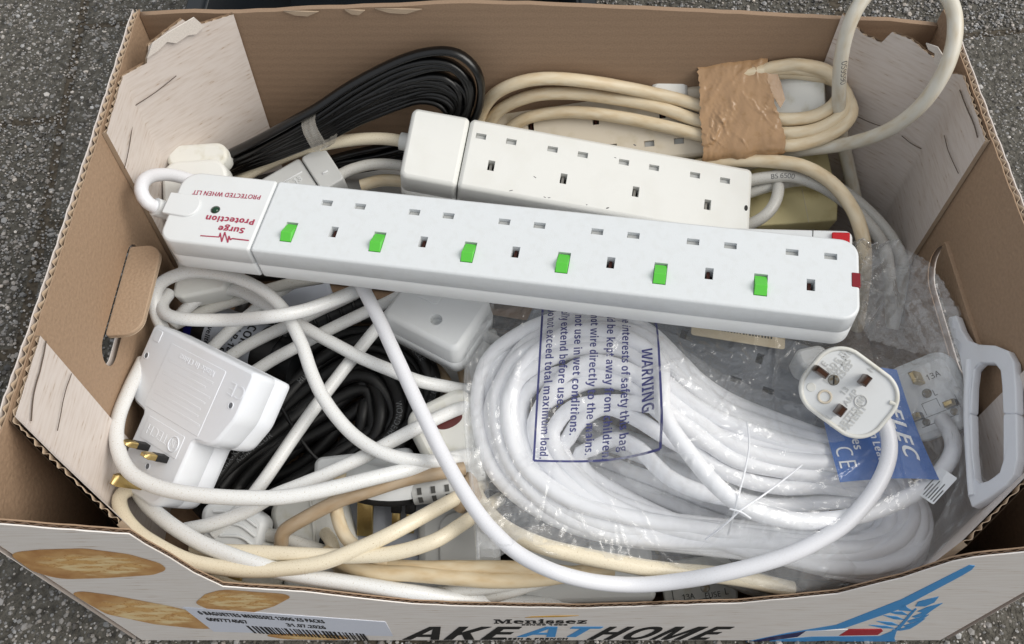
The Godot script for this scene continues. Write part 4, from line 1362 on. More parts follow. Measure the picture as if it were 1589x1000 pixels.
func black_hank() -> void:
	var o := thing("cable_hank", "hank of glossy black twin flex folded and taped against the rear wall", "cable")
	var outer := [v(-2570, 1150, -1396), v(-2431, 1350, -1375), v(-2072, 1580, -1369), v(-1659, 1800, -1436), v(-1345, 1960, -1553), v(-1044, 2060, -1666), v(-791, 2120, -1703), v(-595, 2120, -1690), v(-466, 2020, -1644), v(-444, 1820, -1616), v(-512, 1620, -1557), v(-714, 1420, -1506), v(-1078, 1220, -1519), v(-1499, 1100, -1533), v(-1969, 1020, -1496), v(-2328, 980, -1437)]
	var inner := [v(-2492, 1100, -1387), v(-2354, 1250, -1400), v(-1977, 1400, -1420), v(-1620, 1520, -1464), v(-1325, 1620, -1550), v(-1084, 1680, -1622), v(-894, 1700, -1674), v(-751, 1680, -1662), v(-673, 1600, -1630), v(-703, 1500, -1602), v(-815, 1420, -1573), v(-1019, 1340, -1568), v(-1273, 1280, -1544), v(-1584, 1200, -1537), v(-1947, 1120, -1489), v(-2263, 1040, -1439)]
	for k in 17:
		var f := fposmod(k * 0.618, 1.0) * 0.25 + (k / 16.0) * 0.8
		f = clampf(f, 0.0, 1.0)
		var p := []
		var j := rng.randf_range(-1.0, 1.0)
		for i in outer.size():
			var fi := clampf(f + 0.10 * sin(i * 0.55 + k * 1.7) * sin(PI * i / 15.0), -0.05, 1.05)
			var q: Vector3 = outer[i].lerp(inner[i], fi)
			q.y += 0.0030 * sin(k * 2.1 + i * 0.5) - 0.003 * float(k % 2) + 0.0006 * j
			p.append(q)
		part("strand", tube(path(p, 0.005), 0.0047, 12, 0.0006, 0.62), M.gloss_black, o)
	# clear tape round its waist
	var c := Vector3(-0.1606, 0.166, -0.1433)
	var ax := (Vector3(-0.1295, 0.18, -0.1506) - Vector3(-0.1915, 0.148, -0.145)).normalized()
	var sidev := ax.cross(Vector3.UP).normalized()
	var upv := sidev.cross(ax)
	var pts := []
	for i in 20:
		var a := TAU * i / 20
		pts.append(c + sidev * 0.019 * cos(a) + upv * (0.0125 * sin(a) + 0.001))
	var st := SurfaceTool.new()
	st.begin(Mesh.PRIMITIVE_TRIANGLES)
	var rows := []
	for i in 9:
		var row := []
		for j in 20:
			row.append(pts[j] + ax * (0.0015 * (i - 4) + 0.0006 * sin(j * 1.3)) + (pts[j] - c).normalized() * 0.0012 * wob.get_noise_2d(i * 0.05, j * 0.04))
		rows.append(row)
	for i in 8:
		for j in 20:
			var j2 := (j + 1) % 20
			for q in [rows[i][j], rows[i + 1][j], rows[i + 1][j2], rows[i][j], rows[i + 1][j2], rows[i][j2]]:
				st.add_vertex(q)
	st.generate_normals()
	part("clear_tape", st.commit(), M.clear_tape, o)


func black_coil() -> void:
	var o := thing("cable_coil", "coil of thick black rubber cable with pale print, low in the box under white cables", "cable")
	var outer := [v(-2341, 550, 939), v(-2254, 600, 660), v(-2035, 680, 318), v(-1731, 760, 17), v(-1360, 840, -172), v(-1025, 860, -143), v(-830, 820, 51), v(-782, 780, 343), v(-875, 740, 625), v(-1067, 700, 824), v(-1369, 640, 1002), v(-1762, 580, 1127), v(-2127, 540, 1113)]
	var inner := [v(-2232, 500, 948), v(-2072, 540, 757), v(-1857, 600, 560), v(-1616, 660, 360), v(-1388, 720, 224), v(-1224, 740, 198), v(-1141, 720, 292), v(-1132, 700, 431), v(-1206, 660, 548), v(-1338, 620, 669), v(-1555, 580, 822), v(-1836, 540, 973), v(-2056, 520, 1036)]
	var lines := []
	for k in 18:
		var f := k / 12.0 + rng.randf_range(-0.04, 0.04)
		f = clampf(f, 0.0, 1.42)
		var p := []
		for i in outer.size():
			var q: Vector3 = outer[i].lerp(inner[i], f)
			q += Vector3(0.004 * sin(k * 2.9 + i * 1.3), -0.009 * float(k % 2) - 0.012 * maxf(f - 1.0, 0.0) + 0.003 * sin(k * 1.7 + i * 0.9), 0.004 * cos(k * 1.3 + i * 1.1))
			p.append(q)
		var ln := path(p, 0.005)
		lines.append(ln)
		part("strand", tube(ln, 0.0047, 14, 0.0), M.rubber, o)
	var face := Vector3(0, 1, 0.45).normalized()
	for e in [[0, "1-1997 CCEE", 0.255], [2, "WONDERFUL Y.T.", 0.06], [2, "CCEE", 0.20], [4, "KEMA-KEUR", 0.03], [4, "H05RN-F", 0.11], [6, "WONDERFUL Y.T.", 0.05], [8, "KEMA-KEUR", 0.04], [8, "WONDERFUL", 0.20], [10, "WONDERFUL Y.T.", 0.02], [6, "H05RN-F", 0.30], [4, "WONDERFUL Y.T.", 0.28], [2, "H05RN-F", 0.33]]:
		part("cable_print", tube_print(e[1], 0.0040, lines[e[0]], e[2], 0.0047, face), M.pale_ink, o)
	part("tie_cord", tube(path([v(-1846, 900, 395), v(-1722, 860, 583), v(-1599, 800, 739), v(-1494, 740, 827)]), 0.0013, 8), M.sleeve, o)


# ------------------------------------------------------------------ the clear bag and what is in it
func under(x: float, z: float, y: float) -> void:
	var key := Vector2i(int(floor(x / 0.002)), int(floor(z / 0.002)))
	if y > ras.get(key, -1.0):
		ras[key] = y


func press(line: PackedVector3Array, r: float) -> void:       # the film lies on this tube
	for q in line:
		var n := int(r / 0.002) + 1
		for i in range(-n, n + 1):
			for j in range(-n, n + 1):
				var d2 := 0.000004 * (i * i + j * j)
				if d2 < r * r:
					under(q.x + i * 0.002, q.z + j * 0.002, q.y + sqrt(r * r - d2))


func press_top(xf: Transform3D, x0: float, z0: float, x1: float, z1: float) -> void:
	var nx := int((x1 - x0) / 0.0015)
	var nz := int((z1 - z0) / 0.0015)
	for i in nx + 1:
		for j in nz + 1:
			var q := xf * Vector3(lerpf(x0, x1, float(i) / nx), 0, lerpf(z0, z1, float(j) / nz))
			under(q.x, q.z, q.y)


func along(p: PackedVector3Array, t: float) -> Vector3:
	var total := 0.0
	for i in p.size() - 1:
		total += p[i].distance_to(p[i + 1])
	var s := t * total
	for i in p.size() - 1:
		var d := p[i].distance_to(p[i + 1])
		if s <= d:
			return p[i].lerp(p[i + 1], s / maxf(d, 0.00001))
		s -= d
	return p[p.size() - 1]


func bag_and_contents() -> void:
	# the coiled white flex
	var coil := thing("extension_lead", "coiled white flex of a new extension lead inside the clear bag", "extension lead")
	var outer := [v(-434, 950, 529), v(-365, 1060, 238), v(-179, 1180, 51), v(131, 1280, -59), v(481, 1320, -54), v(728, 1340, 123), v(919, 1330, 379), v(1151, 1300, 610), v(1471, 1260, 751), v(1878, 1200, 881), v(2210, 1140, 1054), v(2364, 1080, 1309), v(2296, 1040, 1542), v(2057, 1020, 1667), v(1714, 980, 1675), v(1258, 940, 1611), v(781, 960, 1549), v(343, 980, 1461), v(-16, 960, 1287), v(-307, 940, 971)]
	var inner := [v(81, 1080, 827), v(106, 1140, 735), v(217, 1220, 681), v(401, 1280, 665), v(578, 1320, 735), v(750, 1330, 861), v(942, 1310, 983), v(1176, 1280, 1082), v(1459, 1240, 1125), v(1795, 1180, 1135), v(2048, 1120, 1176), v(2139, 1080, 1288), v(2077, 1040, 1399), v(1903, 1020, 1454), v(1671, 1000, 1439), v(1313, 1020, 1379), v(948, 1060, 1327), v(628, 1080, 1267), v(350, 1080, 1160), v(153, 1060, 990)]
	var r := 0.0051
	var turns := [0.0, 1.3, 0.6, 0.14, 0.8, 0.32, 1.05, 0.48, 0.22, 0.7, 0.05, 0.92, 0.38]
	var pts := []
	var m := outer.size()
	for k in turns.size():
		for i in m:
			var nxt: float = turns[(k + 1) % turns.size()]
			var f := lerpf(turns[k], nxt, smoothstep(0.0, 1.0, clampf((float(i) - 12.0) / 7.0, 0.0, 1.0)))
			f += 0.055 * sin(k * 2.3 + i * 0.8) + 0.03 * sin(k * 4.1 + i * 1.9)
			var q: Vector3 = outer[i].lerp(inner[i], f)
			q.y += 0.0095 * (float(k) / turns.size() - 0.5) + 0.010 * sin(clampf(f, 0.0, 1.0) * PI) - 0.022 * maxf(f - 1.0, 0.0) + 0.0012 * sin(k * 1.9 + i * 1.1)
			if k < turns.size() - 1 or i < 6:
				pts.append(q)
	pts.append_array([v(723, 1540, 821), v(837, 1550, 1073), v(982, 1540, 1288), v(1160, 1500, 1422), v(1423, 1460, 1478), v(1739, 1420, 1452), v(2029, 1400, 1365), v(2295, 1390, 1228), v(2475, 1380, 1057), v(2547, 1340, 901), v(2548, 1280, 738)])
	var line := path(pts, 0.006)
	part("cable", tube(line, r, 12, 0.0003), M.cable_bagged, coil)
	press(line, r + 0.0006)
	for k in 5:
		var sl := []
		for q in [v(143, 750, 678), v(389, 820, 814), v(721, 860, 970), v(1088, 860, 1132), v(1456, 840, 1248), v(1794, 820, 1267)]:
			sl.append(q + Vector3(0.003 * sin(k * 3.0), 0.002 * cos(k * 2.0), 0.0) + Vector3(0.006, 0, -0.011) * (k - 2.0) * 0.9)
		part("cable", tube(path(sl, 0.006), r, 12, 0.0004), M.cable_bagged, coil)
	# paper flag round the flex
	var st := SurfaceTool.new()
	st.begin(Mesh.PRIMITIVE_TRIANGLES)
	var fl := thing("wiring_label", "small white printed paper flag round the flex near the bagged plug", "label", fr(Vector3(0.2306, 0.145, 0.1272), Vector3(0.2247, 0.143, 0.1203), Vector3(0.1, 1, 0.3)))
	part("paper", extrude(rounded(rect(-0.0055, -0.010, 0.0055, 0.013), 0.001), [Vector2(0, 0), Vector2(0, 0.0003)]), M.white_ink, fl)
	for k in 6:
		part("print_line", block(rect(-0.0046 + k * 0.0016, -0.0085, -0.0040 + k * 0.0016, 0.001 + 0.004 * float(k % 2)), 0.0003, 0.0005, 0.00005), M.grey_ink, fl)
	# white ties round the coil
	for t in [[v(1243, 1480, 857), v(1222, 1520, 1026), v(1168, 1560, 1188), v(1104, 1580, 1355), v(1073, 1500, 1461), v(1078, 1300, 1508)], [v(923, 1380, 1566), v(1013, 1520, 1526), v(1095, 1600, 1467), v(1240, 1590, 1371), v(1408, 1520, 1240), v(1537, 1460, 1133)], [v(1029, 1620, 1467), v(1086, 1630, 1489), v(1149, 1580, 1509)]]:
		part("tie", tube(path(t, 0.003), 0.0006, 8), M.film_tie, coil)
	# the plug of that lead
	var pl := thing("plug", "new white plug with brass and black pins lying face up inside the clear bag", "plug", fr(Vector3(0.2489, 0.13, 0.0577), Vector3(0.2585, 0.138, 0.0563), Vector3(-0.12, 1, 0.25)))
	plug_parts(pl, M.white_shell, M.brass, true, 0.0235, -0.024, 0.027, 0.018, 0.012)
	part("terminal_diagram", block(rounded(rect(-0.0175, -0.0185, 0.0185, 0.022), 0.004), 0.0, 0.0003, 0.0001), M.white_ink, pl)
	for q in [[-0.012, 0.018, 0.012, 0.0184], [-0.012, 0.013, 0.012, 0.0133], [-0.006, 0.004, 0.004, 0.0043], [-0.006, 0.004, -0.0057, 0.012], [0.0037, 0.004, 0.004, 0.010], [0.0145, 0.006, 0.0148, 0.015]]:
		part("diagram_line", block(rect(q[0], q[1], q[2], q[3]), 0.0003, 0.0005, 0.00005), M.grey_ink, pl)
	write("13A", 0.0038, M.grey_ink, pl, Vector3(0.008, 0.0004, -0.010), 0)
	write("L", 0.0038, M.grey_ink, pl, Vector3(0.0045, 0.0004, 0.0005), 0)
	for q in [[0.0, -0.001, 0.0030], [-0.008, 0.0158, 0.0024], [0.010, 0.0158, 0.0024]]:
		part("screw", disc(q[2], 0.0, 0.0009), M.steel, pl, at(q[0], 0, q[1]))
	press_top(pl.transform, -0.024, -0.024, 0.024, 0.027)
	for q in [Vector3(0.0111, 0.0175, 0.0111), Vector3(-0.0111, 0.0175, 0.0111), Vector3(0, 0.0225, -0.0111)]:
		var w: Vector3 = pl.transform * q
		press(PackedVector3Array([w]), 0.004)
	# the socket block of that lead, dark under the long white lead
	var xf := fr(Vector3(0.1415, 0.112, 0.0411), Vector3(0.1517, 0.112, 0.0452))
	var bl := thing("socket_block", "grey socket block inside the clear bag, in the shade under the long white lead", "extension lead", xf)
	var cen := [0.0, -0.054, -0.108]
	var p := rounded(rect(-0.160, -0.046, 0.046, 0.0165), 0.006, 6)
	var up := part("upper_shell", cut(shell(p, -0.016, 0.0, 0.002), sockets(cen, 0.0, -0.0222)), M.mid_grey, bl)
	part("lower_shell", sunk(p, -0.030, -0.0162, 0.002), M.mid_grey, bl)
	for x in cen:
		part("socket_well", block(rect(-0.0023, -0.0040, 0.0023, 0.0040), -0.004, -0.0030, 0.0001), M.dark, up, at(x, 0, -0.0222))
		for s in [-0.0111, 0.0111]:
			part("socket_well", block(rect(-0.0036, -0.0021, 0.0036, 0.0021), -0.0030, -0.0020, 0.0001), M.dark, up, at(x + s, 0, 0))
	press_top(xf, -0.16, -0.046, 0.046, 0.0165)
	var lb := thing("sticker", "cream paper sticker with a bar code edge on the bagged socket block", "sticker", fr(Vector3(0.1378, 0.118, 0.0041), Vector3(0.1594, 0.118, 0.0082)))
	part("paper", block(rounded(rect(-0.034, -0.020, 0.030, 0.0075), 0.002), 0.0, 0.0004, 0.0001), M.old_sticker, lb)
	for k in 22:
		part("bar", block(rect(-0.024 + k * 0.0021, -0.006, -0.0240 + k * 0.0021 + rng.randf_range(0.0005, 0.0013), 0.0008), 0.0004, 0.0006, 0.00005), M.ink, lb)
	# little white cord grip peeping out beside the plug
	var gp := thing("cord_grip", "small rounded white cord grip beside the face-up plug, under the bag film", "cord grip", fr(Vector3(0.1782, 0.13, 0.0284), Vector3(0.1925, 0.13, 0.0249)))
	part("body", extrude(rounded(rect(-0.009, -0.0075, 0.013, 0.0085), 0.006, 6), [Vector2(0.0, -0.018), Vector2(0, -0.003), Vector2(0.001, -0.001), Vector2(0.003, 0)]), M.white_shell, gp)
	press_top(gp.transform, -0.008, -0.006, 0.012, 0.007)
	# blue card
	blue_card()
	# the film itself
	film()
	# white handle of a reel beside the bag
	reel_handle()


func card_at(u: float, w: float) -> Vector3:
	# u across (0..1, left to right), w down (0..1) over the card, gently curved
	var a := Vector3(0.1736, 0.142, 0.0449)
	var b := Vector3(0.2243, 0.148, 0.0491)
	var c := Vector3(0.1767, 0.14, 0.122)
	var d := Vector3(0.2337, 0.146, 0.1228)
	var q := a.lerp(b, u).lerp(c.lerp(d, u), w)
	q.y += 0.004 * sin(u * PI) - 0.003 * sin(w * PI)
	return q


func blue_card() -> void:
	var o := thing("product_card", "blue printed card with white lettering inside the clear bag, partly under the plug", "card")
	var st := SurfaceTool.new()
	st.begin(Mesh.PRIMITIVE_TRIANGLES)
	st.set_smooth_group(1)
	for i in 16:
		for j in 16:
			var q := [card_at(i / 16.0, j / 16.0), card_at((i + 1) / 16.0, j / 16.0), card_at((i + 1) / 16.0, (j + 1) / 16.0), card_at(i / 16.0, (j + 1) / 16.0)]
			for k in [0, 1, 2, 0, 2, 3]:
				st.add_vertex(q[k])
			for z in q:
				under(z.x, z.z, z.y)
			for kk in 30:
				var z := card_at((i + rng.randf()) / 16.0, (j + rng.randf()) / 16.0)
				under(z.x, z.z, z.y)
	st.generate_normals()
	part("card", st.commit(), M.blue_card, o)
	# lettering reads downwards: along w; u falls towards the reader's left
	var lay := func(txt: String, high: float, u: float, w: float, weight: int, stretch: float, slant: float, mid: bool) -> void:
		var t := letters(txt, high, 0.0, weight)
		var half: float = t.get_aabb().size.x * 0.5
		var put := func(x: float, y: float) -> Vector3:
			var xx: float = (x + (0.0 if mid else half)) * stretch + y * slant
			return card_at(u + y / 0.052, w + xx / 0.068) + Vector3(0, 0.0005, 0)
		part("lettering", bent(txt, high, put, weight), M.white_ink, o)
	lay.call("RI-ELEC", 0.0080, 0.80, 0.08, 700, 1.25, 0.3, false)
	lay.call("Extension Lead", 0.0040, 0.47, 0.26, 700, 1.0, 0.0, false)
	lay.call("Switches", 0.0046, 0.27, 0.34, 700, 1.0, 0.0, false)
	lay.call("Four", 0.0044, 0.09, 0.34, 700, 1.0, 0.0, false)
	lay.call("C", 0.0085, 0.12, 0.70, 400, 0.9, 0.0, false)
	lay.call("E", 0.0085, 0.12, 0.82, 400, 0.9, 0.0, false)


var bag_h := PackedFloat32Array()
var bag_p := PackedVector2Array()
const BU := 84
const BV := 60


func film() -> void:
	var left := path([v(-446, 1150, -400), v(-501, 1130, 21), v(-518, 1120, 421), v(-500, 1100, 790), v(-460, 1080, 1095), v(-427, 1160, 1338), v(-398, 1360, 1673)], 0.004)
	var bottom := path([v(-398, 1360, 1673), v(-276, 1340, 1660), v(-136, 1260, 1533), v(10, 1200, 1600), v(225, 1140, 1613), v(598, 1090, 1637), v(985, 1080, 1673), v(1363, 1060, 1775), v(1892, 980, 1769), v(2267, 1140, 1740)], 0.004)
	var right := path([v(2127, 1640, -336), v(2392, 1580, -326), v(2687, 1500, -160), v(2756, 1420, 196), v(2711, 1400, 569), v(2662, 1380, 963), v(2620, 1340, 1363), v(2471, 1260, 1573), v(2267, 1140, 1740)], 0.004)
	var top := path([v(-446, 1150, -400), v(52, 1250, -443), v(736, 1320, -505), v(1401, 1420, -516), v(2127, 1640, -336)], 0.004)
	var n := (BU + 1) * (BV + 1)
	var pos := PackedVector3Array()
	var obs := PackedFloat32Array()
	pos.resize(n)
	obs.resize(n)
	var cl := []
	var cr := []
	for j in BV + 1:
		cl.append(along(left, float(j) / BV))
		cr.append(along(right, float(j) / BV))
	for i in BU + 1:
		var u := float(i) / BU
		var ct := along(top, u)
		var cb := along(bottom, u)
		for j in BV + 1:
			var w := float(j) / BV
			var q: Vector3 = ct * (1.0 - w) + cb * w + cl[j] * (1.0 - u) + cr[j] * u - (top[0] * (1.0 - u) * (1.0 - w) + top[top.size() - 1] * u * (1.0 - w) + bottom[0] * (1.0 - u) * w + bottom[bottom.size() - 1] * u * w)
			pos[i * (BV + 1) + j] = q
			var best := -1.0
			var kx := int(floor(q.x / 0.002))
			var kz := int(floor(q.z / 0.002))
			for a in range(-1, 2):
				for b in range(-1, 2):
					best = maxf(best, ras.get(Vector2i(kx + a, kz + b), -1.0))
			obs[i * (BV + 1) + j] = best + 0.0007
	var h := PackedFloat32Array()
	for q in pos:
		h.append(q.y)
	for k in n:
		h[k] = maxf(h[k], obs[k])
	for it in 60:
		for i in range(1, BU):
			for j in range(1, BV):
				var k := i * (BV + 1) + j
				h[k] = maxf(obs[k], 0.25 * (h[k - 1] + h[k + 1] + h[k - BV - 1] + h[k + BV + 1]) - 0.00004)
	for k in n:
		bag_p.append(Vector2(pos[k].x, pos[k].z))
	bag_h = h
	# finer film with creases
	var S := 5
	var cre := FastNoiseLite.new()
	cre.seed = 17
	cre.frequency = 26.0
	cre.fractal_type = FastNoiseLite.FRACTAL_RIDGED
	cre.fractal_octaves = 3
	cre.domain_warp_enabled = true
	cre.domain_warp_amplitude = 0.02
	cre.domain_warp_frequency = 18.0
	var fine := FastNoiseLite.new()
	fine.seed = 23
	fine.frequency = 85.0
	fine.fractal_type = FastNoiseLite.FRACTAL_RIDGED
	fine.fractal_octaves = 2
	var folds := []
	for k in 150:
		var c := pos[rng.randi() % n]
		var a := rng.randf() * TAU
		folds.append([Vector2(c.x, c.z), Vector2(cos(a), sin(a)), rng.randf_range(0.012, 0.055), rng.randf_range(0.0014, 0.0042), rng.randf_range(0.0009, 0.0030) * (1.0 if k % 3 else -0.6)])
	for k in 60:
		var a := rng.randf() * TAU
		folds.append([Vector2(0.205 + rng.randf_range(-0.05, 0.05), -0.055 + rng.randf_range(-0.05, 0.06)), Vector2(cos(a), sin(a)), rng.randf_range(0.010, 0.035), rng.randf_range(0.0016, 0.0045), rng.randf_range(0.0015, 0.0045) * (1.0 if k % 3 else -0.7)])
	var NU := BU * S
	var NV := BV * S
	var vp := PackedVector3Array()
	var idx := PackedInt32Array()
	for i in NU + 1:
		for j in NV + 1:
			var a := mini(i / S, BU - 1)
			var b := mini(j / S, BV - 1)
			var fu := float(i - a * S) / S
			var fv := float(j - b * S) / S
			var k := a * (BV + 1) + b
			var xz := bag_p[k].lerp(bag_p[k + BV + 1], fu).lerp(bag_p[k + 1].lerp(bag_p[k + BV + 2], fu), fv)
			var y := lerpf(lerpf(h[k], h[k + BV + 1], fu), lerpf(h[k + 1], h[k + BV + 2], fu), fv)
			var slack := clampf((y - obs[k] - 0.001) / 0.012, 0.0, 1.0)
			var c := cre.get_noise_2d(xz.x, xz.y)
			var f := fine.get_noise_2d(xz.x * 0.7 + xz.y * 0.5, xz.y * 0.9 - xz.x * 0.3)
			y += 0.0006 + (0.0011 + 0.0030 * slack) * (c * 0.7 + 0.25) + (0.0003 + 0.0005 * slack) * f
			for q in folds:
				var dv: Vector2 = xz - q[0]
				var s: float = dv.dot(q[1])
				if absf(s) < q[2]:
					var e: float = absf(dv.dot(q[1].orthogonal()) + 0.003 * sin(s * 60.0))
					if e < q[3]:
						y += q[4] * (1.0 - e / q[3]) * (1.0 - s * s / (q[2] * q[2]))
			# the crumpled neck of the bag at the far right
			var neck := clampf(1.0 - Vector2(xz.x - 0.205, xz.y + 0.055).length() / 0.075, 0.0, 1.0)
			y += neck * (0.010 * c + 0.0045 * f + 0.005)
			vp.append(Vector3(xz.x, y, xz.y))
	for i in NU:
		for j in NV:
			var a := i * (NV + 1) + j
			idx.append_array([a, a + NV + 1, a + 1, a + 1, a + NV + 1, a + NV + 2])
	var nor := PackedVector3Array()
	nor.resize(vp.size())
	for i in NU + 1:
		for j in NV + 1:
			var du := vp[mini(i + 1, NU) * (NV + 1) + j] - vp[maxi(i - 1, 0) * (NV + 1) + j]
			var dv := vp[i * (NV + 1) + mini(j + 1, NV)] - vp[i * (NV + 1) + maxi(j - 1, 0)]
			nor[i * (NV + 1) + j] = dv.cross(du).normalized()
	var o := thing("plastic_bag", "crumpled clear plastic bag with a blue printed safety warning, over a coiled lead", "bag")
	part("film", arrays(vp, nor, PackedVector2Array(), idx), M.film, o)
	# places where the film lies double: folded, gathered or hemmed
	var folds2 := [
		[v(714, 1300, 249), v(1204, 1300, 516), v(1669, 1300, 739), v(1830, 1300, 970), v(1425, 1300, 992), v(1005, 1300, 793), v(780, 1300, 563)],
		[v(-458, 1200, 1311), v(-301, 1200, 1228), v(-62, 1200, 1278), v(232, 1200, 1352), v(597, 1200, 1474), v(431, 1200, 1639), v(127, 1200, 1553), v(-124, 1200, 1553), v(-297, 1200, 1623), v(-404, 1200, 1616)],
		[v(2212, 1500, -418), v(2465, 1500, -363), v(2675, 1500, -149), v(2751, 1400, 184), v(2606, 1400, 452), v(2352, 1400, 380), v(2137, 1500, 245), v(2080, 1600, -40)],
		[v(2413, 1400, -70), v(2756, 1400, 33), v(2674, 1400, 661), v(2529, 1400, 752), v(2457, 1400, 380)],
		[v(-433, 1100, -350), v(-316, 1100, -267), v(-391, 1100, 210), v(-415, 1100, 603), v(-378, 1100, 1060), v(-334, 1100, 1274), v(-443, 1100, 1274), v(-490, 1100, 836), v(-510, 1100, 410), v(-494, 1100, 3)],
		[v(1093, 1300, 1389), v(1460, 1300, 1508), v(1841, 1200, 1670), v(1694, 1200, 1840), v(1263, 1200, 1708), v(895, 1200, 1592)],
		[v(2529, 1400, 752), v(2658, 1400, 796), v(2630, 1300, 1348), v(2483, 1200, 1553), v(2242, 1200, 1746), v(2087, 1200, 1765), v(2262, 1300, 1508), v(2449, 1300, 1225)],
		[v(342, 1300, 970), v(848, 1300, 1142), v(1165, 1300, 1429), v(900, 1300, 1389), v(525, 1300, 1225)],
	]
	for k in folds2.size():
		var poly := PackedVector2Array()
		for q in folds2[k]:
			poly.append(Vector2(q.x, q.z))
		var st := SurfaceTool.new()
		st.begin(Mesh.PRIMITIVE_TRIANGLES)
		st.set_smooth_group(1)
		for i in NU:
			for j in NV:
				var a := i * (NV + 1) + j
				var m := vp[a]
				if not Geometry2D.is_point_in_polygon(Vector2(m.x, m.z), poly):
					continue
				var quad := [vp[a], vp[a + NV + 1], vp[a + NV + 2], vp[a + 1]]
				for z in 4:
					var w: Vector3 = quad[z]
					quad[z] = w + Vector3(0, 0.0010 + (0.0012 + 0.0016 * float(k == 2 or k == 1)) * (1.0 + cre.get_noise_2d(w.x * 1.3 + k, w.z * 1.3)) * 0.5 + 0.0006 * (1.0 + fine.get_noise_2d(w.z + k, w.x)), 0)
				for z in [0, 1, 2, 0, 2, 3]:
					st.add_vertex(quad[z])
		st.generate_normals()
		part("folded_film", st.commit(), M.film, o)
	# flat welded seam down its left edge
	part("seam", tube(left, 0.0012, 8, 0.0006, 0.3), M.film, o)
	warning_print(o)


func bag_y(x: float, z: float) -> float:
	var best := 1.0
	var y := 0.13
	var sum := 0.0
	var acc := 0.0
	for k in bag_p.size():
		var d := bag_p[k].distance_squared_to(Vector2(x, z))
		if d < 0.00008:
			var w := 1.0 / (d + 0.000002)
			sum += w
			acc += w * bag_h[k]
	return acc / sum if sum > 0.0 else y


func warning_print(o: Node3D) -> void:
	var org := Vector3(0.0748, 0.146, 0.0096)
	var a := Vector3(0.0682, 0.146, 0.1062)
	var b := Vector3(0, 0.146, 0.003)
	var ux := Vector2(a.x - org.x, a.z - org.z)         # reading direction, down the picture
	var uy := Vector2(org.x - b.x, org.z - b.z)         # up in the lettering, towards the right
	var L := ux.length()
	var H := uy.length()
	ux = ux / L
	uy = uy / H
	var o2 := Vector2(org.x, org.z)
	# a coarse table of film heights over the print, looked up between its knots
	var gx := 30
	var gy := 26
	var tab := PackedFloat32Array()
	for i in gx + 1:
		for j in gy + 1:
			var q := o2 + ux * (L * 1.1 * i / gx - L * 0.05) - uy * (H * 1.1 * j / gy - H * 0.05)
			tab.append(bag_y(q.x, q.y))
	var put := func(s: float, d: float) -> Vector3:
		# s along the reading, d down from the top line
		var q: Vector2 = o2 + ux * s - uy * d
		var fi := clampf((s + L * 0.05) / (L * 1.1) * gx, 0.0, gx - 0.001)
		var fj := clampf((d + H * 0.05) / (H * 1.1) * gy, 0.0, gy - 0.001)
		var i := int(fi)
		var j := int(fj)
		var y := lerpf(lerpf(tab[i * (gy + 1) + j], tab[(i + 1) * (gy + 1) + j], fi - i), lerpf(tab[i * (gy + 1) + j + 1], tab[(i + 1) * (gy + 1) + j + 1], fi - i), fj - j)
		return Vector3(q.x, y + 0.0030, q.y)
	var rows := [["WARNING", 0.100, 0.30, 0.0066, 700], ["In the interests of safety this bag", 0.275, -0.08, 0.0050, 700], ["should be kept away from children.", 0.405, -0.10, 0.0050, 700], ["Do not wire directly to the mains.", 0.545, -0.06, 0.0050, 700], ["Do not use in wet conditions.", 0.680, -0.06, 0.0050, 700], ["Fully extend before use.", 0.800, -0.06, 0.0050, 700], ["Do not exceed total maximum load.", 0.920, -0.06, 0.0050, 700]]
	var ends := [0.86, 0.96, 1.0, 0.96, 0.83, 0.66, 0.985]
	for k in rows.size():
		var e: Array = rows[k]
		var t := letters(e[0], e[3], 0.0, e[4])
		var half: float = t.get_aabb().size.x * 0.5
		var st: float = (ends[k] - e[2]) * L / (half * 2.0)
		if k == 0:
			st = 1.0
		var pl := func(x: float, y: float) -> Vector3: return put.call(e[2] * L + (x + half) * st, e[1] * H - y)
		part("lettering", bent(e[0], e[3], pl, e[4]), M.navy_ink, o)
	# ruled frame
	var st2 := SurfaceTool.new()
	st2.begin(Mesh.PRIMITIVE_TRIANGLES)
	for e in [[-0.1, 0.0, 1.0, 0.0], [-0.1, 1.0, 1.0, 1.0], [1.0, 0.0, 1.0, 1.0]]:
		for k in 40:
			var p0 := Vector2(lerpf(e[0], e[2], k / 40.0) * L, lerpf(e[1], e[3], k / 40.0) * H)
			var p1 := Vector2(lerpf(e[0], e[2], (k + 1) / 40.0) * L, lerpf(e[1], e[3], (k + 1) / 40.0) * H)
			var nn := (p1 - p0).normalized().orthogonal() * 0.0007
			var q := [put.call(p0.x - nn.x, p0.y - nn.y), put.call(p1.x - nn.x, p1.y - nn.y), put.call(p1.x + nn.x, p1.y + nn.y), put.call(p0.x + nn.x, p0.y + nn.y)]
			for m in [0, 1, 2, 0, 2, 3]:
				st2.add_vertex(q[m])
	st2.generate_normals()
	part("frame_print", st2.commit(), M.navy_ink, o)


